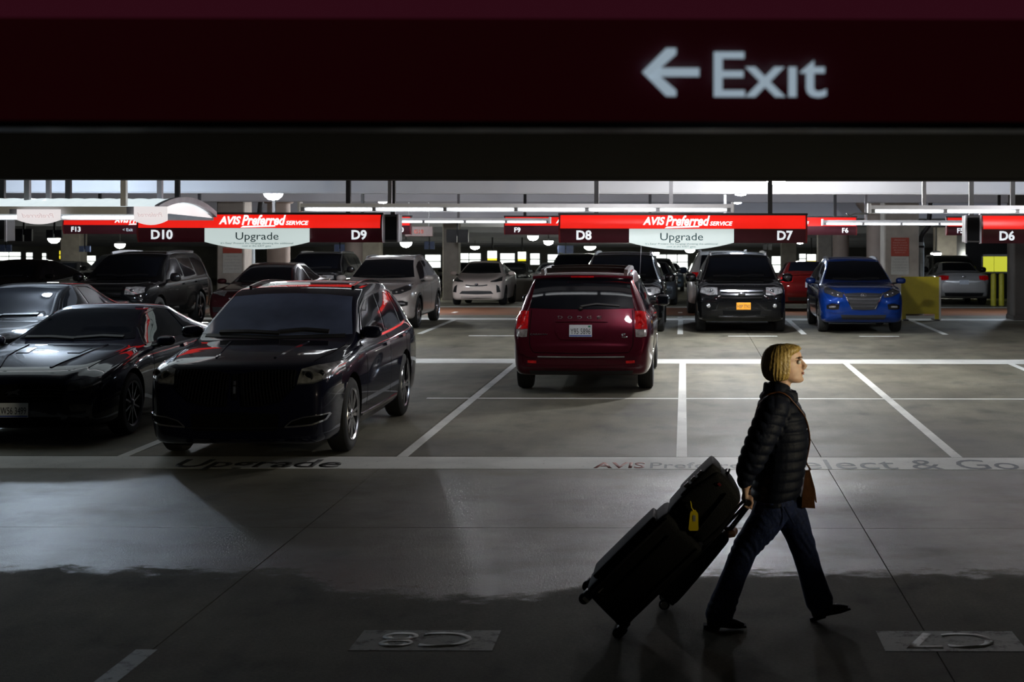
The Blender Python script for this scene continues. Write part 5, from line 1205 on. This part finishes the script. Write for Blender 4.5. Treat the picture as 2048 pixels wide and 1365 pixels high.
part_uv(bg_, 'red_label', MB().box(1.0, 1.012, -.215, -.195, -.200, -.188), 'sign_red_unlit')
for w_ in (-.165, .165): part_uv(bg_, 'binding_strap', MB().tube([(.70, -.02, w_), (.80, -.012, w_), (1.0, -.04, w_)], [(.012, .003)]*3, 8), 'case_piping')
# yellow tag hangs plumb from the bag
Yt = 8.648; tg = thing('luggage_tag', 'bright yellow luggage tag hanging on the black bag', 'tag', (PX(1388, Yt), Yt, PZ(1062, Yt)))
k = Yt/F_PX
MB().prism([(-8*k, 0), (8*k, 0), (10*k, 3*k), (9*k, 34*k), (4*k, 41*k), (-4*k, 41*k), (-7*k, 34*k), (-10*k, 3*k)], -.004, .004).build('tag_card', 'tag_yellow', tg)
MB().box(-1*k, 4*k, -.006, -.003, 19*k, 31*k).build('tag_window', 'notice_ink_grey', tg)
MB().tube([(0, 0, 40*k), (-4*k, 0, 46*k), (-5*k, 0, 54*k), (-6*k, .012, 57*k)], [(.010, .003)]*4, 8).build('tag_strap', 'tag_yellow', tg, True)
# slim dark case on the far side
LEAN2 = 50.0; FR2 = uv_frame(LEAN2)
s2o = Vector((PX(1330, 9.43), 9.43, 0.035))
s2 = thing('slim_case', 'slim dark green wheeled case trailing on the far side of the big suitcase', 'suitcase', s2o)
p2 = lambda n, me, m, par=None: part_uv(s2, n, me, m, par, FR2)
sb = p2('shell', soft_case(.04, .56, -.115, .055, -.10, .10, bulge=.012), 'case_green')
p2('end_plate', MB().box(.44, .52, -.13, -.115, -.09, -.06, .003), 'bright_metal', sb)
for w_ in (-.10, .10): wz = p2('wheel', MB().lathe([(.018, w_-.014), (.032, w_-.01), (.034, w_), (.032, w_+.01), (.018, w_+.014)], 18, 'z', (0, 0, 0)), 'rubber'); p2('hub', MB().lathe([(.022, w_-.018), (.024, w_-.014)], 16, 'z', (0, 0, 0)), 'bright_metal', wz)
p2('foot', MB().box(.02, .06, -.1, .05, -.09, .09, .008), 'case_piping')
for w_ in (-.05, .05): p2('handle_rod', MB().tube([(.50, .03, w_), (.80, .02, w_)], .008, 8), 'dark_chrome')
p2('handle_grip', MB().tube([(.81, .02, -.065), (.81, .02, .065)], .012, 8), 'trim_black')
p2('leather_wrap', MB().tube([(.555, .01, -.07), (.60, .055, -.05), (.615, .06, .0), (.60, .055, .05), (.555, .01, .07)], [(.022, .012)]*5, 8), 'leather_brown')
grip = case_org + FR.to_3x3() @ Vector((1.037, 0, -.06))
grip2 = s2o + FR2.to_3x3() @ Vector((.81, .02, -.03))

# ------------------------------------------------------------------ the walking woman
def pmat(name, lo, hi, rough, scale, stretch=(1, 1, 1), bump=0.0, sss=0.0, bscale=None):
    m = mat(name, [(a+b)/2 for a, b in zip(lo, hi)], rough, var=0.0, scale=scale, bump=bump, bscale=bscale or scale)
    nt = m.node_tree; r = [n for n in nt.nodes if n.type == 'VALTORGB'][0]
    r.color_ramp.elements[0].color = (*lo, 1); r.color_ramp.elements[1].color = (*hi, 1)
    tn = [n for n in nt.nodes if n.type == 'TEX_NOISE'][0]; tc = [n for n in nt.nodes if n.type == 'TEX_COORD'][0]
    mp = nt.nodes.new('ShaderNodeMapping'); mp.inputs['Scale'].default_value = stretch
    nt.links.new(tc.outputs['Object'], mp.inputs[0]); nt.links.new(mp.outputs[0], tn.inputs['Vector'])
    if sss: nt.nodes['Principled BSDF'].inputs['Subsurface Weight'].default_value = sss; nt.nodes['Principled BSDF'].inputs['Subsurface Radius'].default_value = (.01, .004, .002)
    return m
pmat('skin', (.68, .42, .30), (.78, .52, .38), .5, 30, sss=.15)
pmat('hair', (.20, .125, .04), (.60, .42, .12), .38, 9, (9, 9, 1.2), .3, bscale=60)
pmat('jacket_nylon', (.003, .005, .013), (.006, .009, .022), .6, 20, bump=.15, bscale=70)
MATS['jacket_nylon'].node_tree.nodes['Principled BSDF'].inputs['Specular IOR Level'].default_value = 0.22
pmat('denim', (.005, .013, .055), (.012, .028, .115), .8, 60, bump=.25, bscale=45)
pmat('shoe_leather', (.008, .007, .006), (.014, .012, .011), .55, 40)
mat('lip', (.45, .16, .13), .4); mat('eye_white', (.7, .7, .68), .2); mat('iris', (.05, .06, .07), .2); mat('brow', (.16, .09, .04), .7)
def fused(name, mb, m, parent, voxel=.007, smooth=4, fac=.5, fn=None):
    me = mb.mesh(name); o = bpy.data.objects.new('tmp', me); COL.objects.link(o)
    md = o.modifiers.new('r', 'REMESH'); md.mode = 'VOXEL'; md.voxel_size = voxel; md.use_smooth_shade = True
    s_ = o.modifiers.new('s', 'SMOOTH'); s_.iterations = smooth; s_.factor = fac
    dg = bpy.context.evaluated_depsgraph_get(); dg.update()
    nm = bpy.data.meshes.new_from_object(o.evaluated_get(dg)); bpy.data.objects.remove(o); nm.name = name
    if fn:
        nm.calc_loop_triangles(); co = [v.co.copy() for v in nm.vertices]; no = [v.normal.copy() for v in nm.vertices]
        for v, c, n in zip(nm.vertices, co, no): v.co = c+n*fn(c, n)
        nm.update()
    nm.materials.clear(); nm.materials.append(M(m)); smooth_mesh(nm)
    return finish(bpy.data.objects.new(name, nm), parent)
def chain(mb, pts, n=16):
    """tapered limb with rounded joints: (x,y,z,r) or (x,y,z,(ry,rx))"""
    mb.tube([p[:3] for p in pts], [p[3] for p in pts], n)
    for p in pts:
        r = p[3]; r = r if isinstance(r, tuple) else (r, r); mb.ball(p[:3], (r[1]*.97, r[0]*.97, min(r)*.9), 14, 8)
def ringloft(mb, levels, n=32, ex=1.0, off=(0, 0), egg=0.0):
    vs = []
    for z, xf, xb, w in levels:
        c = (xf+xb)/2; a = (xf-xb)/2
        for k_ in range(n):
            t = 2*PI*k_/n; cx, sx = math.cos(t), math.sin(t)
            vs.append((c+a*math.copysign(abs(cx)**ex, cx)+off[0], w*math.copysign(abs(sx)**ex, sx)*(1-egg*max(0, cx)**1.5)+off[1], z))
    m_ = len(levels); fs = [tuple(range(n-1, -1, -1)), tuple((m_-1)*n+k_ for k_ in range(n))]
    for i in range(m_-1):
        for k_ in range(n): fs.append((i*n+k_, i*n+(k_+1) % n, (i+1)*n+(k_+1) % n, (i+1)*n+k_))
    mb.add(vs, fs)
wo = thing('person', 'woman in dark quilted jacket and jeans walking right, pulling luggage', 'person', (PX(1555, 9.0), 9.0, 0))
W0 = Vector(wo.location)
g1 = grip-W0; g2 = grip2-W0
b = MB()
ringloft(b, [(1.428, .140, .075, .022), (1.436, .151, .04, .038), (1.452, .154, .0, .050), (1.468, .148, -.03, .056), (1.484, .149, -.05, .060), (1.502, .147, -.06, .064), (1.53, .141, -.068, .068), (1.553, .134, -.072, .070), (1.572, .143, -.074, .071), (1.60, .142, -.072, .071), (1.622, .128, -.06, .065), (1.640, .10, -.035, .05), (1.650, .06, .0, .02)], egg=.30)
b.tube([(.134, 0, 1.566), (.149, 0, 1.545), (.166, 0, 1.524), (.160, 0, 1.513), (.146, 0, 1.508)], [(.007, .010), (.009, .013), (.012, .014), (.013, .010), (.010, .006)], 12)
for e in (-1, 1):
    b.ball((.154, e*.010, 1.515), (.010, .007, .007)); b.ball((.132, e*.027, 1.574), (.010, .020, .006))
b.ball((.149, 0, 1.4905), (.009, .020, .005)); b.ball((.148, 0, 1.480), (.009, .018, .0055)); b.ball((.146, 0, 1.447), (.012, .016, .012))
chain(b, [(.005, 0, 1.30, (.075, .065)), (.022, 0, 1.38, .052), (.035, 0, 1.46, .049)])
chain(b, [(-.01, 0, .78, (.15, .10)), (.0, 0, 1.0, (.13, .10)), (.0, 0, 1.2, (.15, .10)), (-.01, 0, 1.30, (.15, .075))])
def hand(g, sy, wrist):
    """hand closed round a bar that runs along y at point g"""
    wx, wy, wz = wrist
    chain(b, [(wx, wy, wz+.06, .030), (wx, wy, wz, (.026, .022)), (g.x-.012, g.y, g.z+.030, (.040, .016)), (g.x+.022, g.y, g.z+.022, (.042, .012))], 14)
    for i, (dy, ln) in enumerate(((-.034, .92), (-.012, 1.0), (.011, .97), (.033, .82))):
        pts = []
        for q, ang in enumerate((48, 5, -45, -95, -145*ln)):
            rr = .0265 if q < 4 else .024
            pts.append((g.x+rr*math.cos(math.radians(ang)), g.y+dy*1.0, g.z+rr*math.sin(math.radians(ang))))
        b.tube(pts, [.0098, .0098, .009, .0084, .0072], 10); b.ball(pts[0], .0102, 10, 6); b.ball(pts[-1], .0074, 10, 6)
    b.tube([(wx, wy+sy*.022, wz-.004), (g.x-.026, g.y+sy*.050, g.z+.014), (g.x-.010, g.y+sy*.054, g.z-.018), (g.x+.012, g.y+sy*.046, g.z-.028)], [.012, .0115, .0105, .008], 10); b.ball((g.x+.012, g.y+sy*.046, g.z-.028), .0082, 10, 6)
wr1 = (g1.x-.012, g1.y-.008, g1.z+.075); wr2 = (g2.x-.005, g2.y+.0, g2.z+.075)
sh1, el1 = (-.03, -.17, 1.30), (-.165, -.215, .985); sh2, el2 = (.0, .17, 1.30), (-.07, .245, 1.0)
chain(b, [(*sh1, .055), (*el1, .042), (wr1[0], wr1[1], wr1[2]+.02, .030)]); chain(b, [(*sh2, .055), (*el2, .042), (wr2[0], wr2[1], wr2[2]+.02, .030)])
hand(g1, 1, wr1); hand(g2, -1, wr2)
RL = [(-.01, -.085, .74, (.09, .10)), (-.095, -.09, .60, .080), (-.195, -.095, .465, .060), (-.275, -.095, .28, .050), (-.36, -.095, .085, .038)]
LL = [(.02, .085, .74, (.09, .10)), (.095, .09, .60, .080), (.145, .09, .48, .060), (.20, .09, .30, .050), (.255, .09, .105, .034)]
chain(b, RL); chain(b, LL)
b.tube([(-.39, -.095, .05), (-.33, -.095, .045), (-.23, -.095, .03)], [(.022, .022), (.024, .02), (.02, .012)], 10); b.tube([(.25, .09, .055), (.31, .09, .065), (.39, .09, .075)], [(.022, .02), (.024, .018), (.018, .010)], 10)
body = fused('body', b, 'skin', wo, .0052, 3, .45)
# face details
for e in (-1, 1):
    ey = MB().ball((.1245, e*.031, 1.551), .0125, 14, 10).build('eye', 'eye_white', body, True)
    MB().ball((.1335, e*.032, 1.551), (.0042, .006, .006), 10, 8).build('iris', 'iris', body, True)
    MB().tube([(.136, e*.015, 1.563), (.137, e*.031, 1.5655), (.122, e*.052, 1.562)], [.0022, .0026, .0016], 6).build('eyelid', 'brow', body, True)
    MB().tube([(.1455, e*.012, 1.578), (.1425, e*.032, 1.582), (.124, e*.054, 1.576)], [.0035, .0038, .002], 6).build('eyebrow', 'brow', body, True)
MB().tube([(.146, -.021, 1.4865), (.1565, -.008, 1.4905), (.157, 0, 1.489), (.1565, .008, 1.4905), (.146, .021, 1.4865)], [.0018, .0036, .0032, .0036, .0018], 8).build('lip', 'lip', body, True)
MB().tube([(.146, -.020, 1.4845), (.155, -.008, 1.4805), (.1555, .008, 1.4805), (.146, .020, 1.4845)], [.0018, .0042, .0042, .0018], 8).build('lip', 'lip', body, True)
# hair: chin-length bob
hb = MB()
ringloft(hb, [(1.440, .035, -.050, .052), (1.448, .068, -.066, .072), (1.462, .083, -.078, .084), (1.485, .088, -.088, .091), (1.51, .091, -.094, .093), (1.54, .094, -.096, .092), (1.57, .098, -.093, .089), (1.595, .106, -.086, .085), (1.612, .128, -.078, .080), (1.63, .143, -.064, .071), (1.645, .132, -.044, .058), (1.655, .10, -.012, .040), (1.660, .06, .02, .018)], 40, .92)
def strands(c, n):
    a = math.atan2(c.y, c.x-.01); zz = max(0, min(1, (1.66-c.z)/.2))
    return (math.sin(a*61+c.z*40)*.0009+math.sin(a*27-c.z*18+1+math.sin(a*7))*.0013)*(.3+zz)
fused('hair', hb, 'hair', wo, .0038, 3, .4, strands)
# quilted jacket
j = MB()
chain(j, [(-.035, 0, .715, (.185, .125)), (-.005, 0, .82, (.19, .150)), (.012, 0, .96, (.185, .160)), (.022, 0, 1.10, (.185, .168)), (.018, 0, 1.22, (.19, .152)), (.0, 0, 1.31, (.17, .118)), (.0, 0, 1.365, (.11, .092))], 28)
A1 = [Vector(sh1), Vector((-.095, -.205, 1.15)), Vector(el1), Vector((wr1[0]+.004, wr1[1], wr1[2]+.11)), Vector((wr1[0], wr1[1], wr1[2]+.045))]
A2 = [Vector(sh2), Vector((-.03, .225, 1.15)), Vector(el2), Vector((wr2[0], wr2[1], wr2[2]+.11)), Vector((wr2[0], wr2[1], wr2[2]+.045))]
for AA in (A1, A2): chain(j, [(*AA[0], .088), (*AA[1], .088), (*AA[2], .080), (*AA[3], .062), (*AA[4], .050)], 20)
def arm_t(c, AA):
    best = (9, 0); acc = 0
    for p, q in zip(AA, AA[1:]):
        d = q-p; l = d.length; t = max(0, min(1, (c-p).dot(d)/(l*l))); e = (c-(p+d*t)).length
        if e < best[0]: best = (e, acc+t*l)
        acc += l
    return best
def quilt(c, n):
    d1, t1 = arm_t(c, A1); d2, t2 = arm_t(c, A2)
    if (d1 < .105 and n.y < .35 and c.y < -.08): u = t1+.35*abs(c.x-(A1[0].x+(A1[2].x-A1[0].x)*min(1, t1/.34)))
    elif d2 < .105 and c.y > .10: u = t2
    else:
        u = c.z + .05*abs(c.y) + .10*(c.x-.05)**2
    s_ = abs(math.sin(PI*u/.058))
    return -.011*(1-s_**.55)+.002
jk = fused('jacket', j, 'jacket_nylon', wo, .0075, 5, .5, quilt)
# stand-up collar, open at the throat
cm = MB(); nc = 28
for ring, (rz_, ro, zz) in enumerate(((0, .088, 1.345), (0, .092, 1.385), (0, .088, 1.425), (0, .082, 1.432), (0, .076, 1.425), (0, .078, 1.385), (0, .074, 1.345))):
    for i in range(nc+1):
        a = math.radians(32)+(2*PI-math.radians(64))*i/nc
        fr = .5+.5*math.cos(a); z = zz-.03*fr*(1 if ring in (1, 2, 3, 4, 5) else 0)-.03*fr
        cm.v.append((.018+(ro+.018*fr)*math.cos(a)*1.12, ro*.98*math.sin(a), z))
for r_i in range(6):
    for i in range(nc): a = r_i*(nc+1)+i; cm.f.append((a, a+1, a+nc+2, a+nc+1))
cm.build('collar', 'jacket_nylon', wo, True)
# jeans
jn = MB()
chain(jn, [(-.01, 0, .86, (.15, .115)), (-.012, 0, .78, (.165, .125)), (-.005, 0, .70, (.15, .115))], 24)
chain(jn, [(-.012, -.085, .73, (.098, .115)), (-.09, -.09, .60, .098), (-.193, -.095, .465, .078), (-.265, -.095, .29, .073), (-.318, -.095, .15, .080), (-.342, -.095, .085, .085)], 20)
chain(jn, [(.025, .085, .73, (.098, .115)), (.10, .09, .60, .098), (.147, .09, .48, .080), (.20, .09, .30, .073), (.243, .09, .165, .080), (.262, .09, .11, .084)], 20)
def folds(c, n):
    kn = math.exp(-((c.z-.47)/.07)**2)+.7*math.exp(-((c.z-.66)/.06)**2)+.8*math.exp(-((c.z-.14)/.05)**2)
    return .0035*kn*math.sin(c.z*95+c.x*120+c.y*55+2*math.sin(c.y*40))*math.cos(c.y*21+c.x*17)+.0012*math.sin(c.z*31+c.x*60)
jo = fused('jeans', jn, 'denim', wo, .0075, 4, .5, folds)
MB().tube([(.03, -.185, .73), (.09, -.187, .62)], [(.003, .008)]*2, 6).build('seam', 'denim', wo)
# shoes
def shoe(heel, toe, y):
    h, t = Vector(heel), Vector(toe); d = (t-h); l = d.length; d.normalize(); up = Vector((-d.z, 0, d.x))
    s_ = MB(); s_.tube([h+up*.035-d*.01, h+d*.03+up*.04, h+d*l*.45+up*.036, h+d*l*.8+up*.026, t+up*.018], [(.024, .026), (.034, .038), (.036, .034), (.038, .024), (.018, .012)], 16)
    s_.tube([h+d*.03+up*.03, h+d*.035+up*.12], [(.034, .04), (.036, .042)], 14)
    so = fused('shoe', s_, 'shoe_leather', wo, .006, 3)
    MB().prism([(h+d*q+up*e).xz[:] for q, e in ((-.03, .0), (l*.30, .0), (l*.33, .010), (l*.75, .003), (l+.012, .008), (l+.008, .020), (-.028, .022))], y-.034, y+.034).build('sole', 'rubber', so)
for hl_, to_ in (((-.405, -.095, .004), (-.195, -.095, .004)), ((.232, .09, .006), (.435, .09, .062))): shoe(hl_, to_, hl_[1])
# shoulder bag with strap, lying on the jacket
hbg = thing('handbag', 'small brown leather shoulder bag on the far hip of the woman', 'bag', W0+Vector((.18, .10, .69)))
MB().prism([(-.035, .0), (.045, -.005), (.035, .10), (.010, .215), (-.012, .215), (-.028, .10)], -.10, .10).build('bag_body', 'leather_brown', hbg)
MB().prism([(.047, .03), (.055, .03), (.044, .11), (.014, .222), (-.014, .222), (-.010, .21), (.008, .212)], -.10, .10).build('bag_flap', 'leather_brown', hbg)
bm = bmesh.new(); bm.from_mesh(jk.data); jb = BVHTree.FromBMesh(bm); bm.free()
sp_ = [(.20, .06, .90), (.215, .03, 1.0), (.205, -.02, 1.12), (.165, -.07, 1.22), (.10, -.115, 1.32), (.03, -.13, 1.385), (-.05, -.11, 1.38), (-.14, -.05, 1.28), (-.18, .02, 1.12), (-.15, .12, .95), (0, .21, .88), (.12, .17, .885), (.19, .13, .89)]
pts = []
for q in catmull([np.array(p) for p in sp_], 5):
    h = jb.find_nearest(Vector(q)); pts.append(h[0]+h[1]*.004 if h[3] < .12 and q[2] > .93 else Vector(q))
pts = [(pts[max(i-1, 0)]+pts[i]*2+pts[min(i+1, len(pts)-1)])/4 for i in range(len(pts))]
st = MB().tube(pts, [(.007, .005)]*len(pts), 8).xf(Matrix.Translation(W0-Vector(hbg.location))); st.build('strap', 'leather_brown', hbg, True)
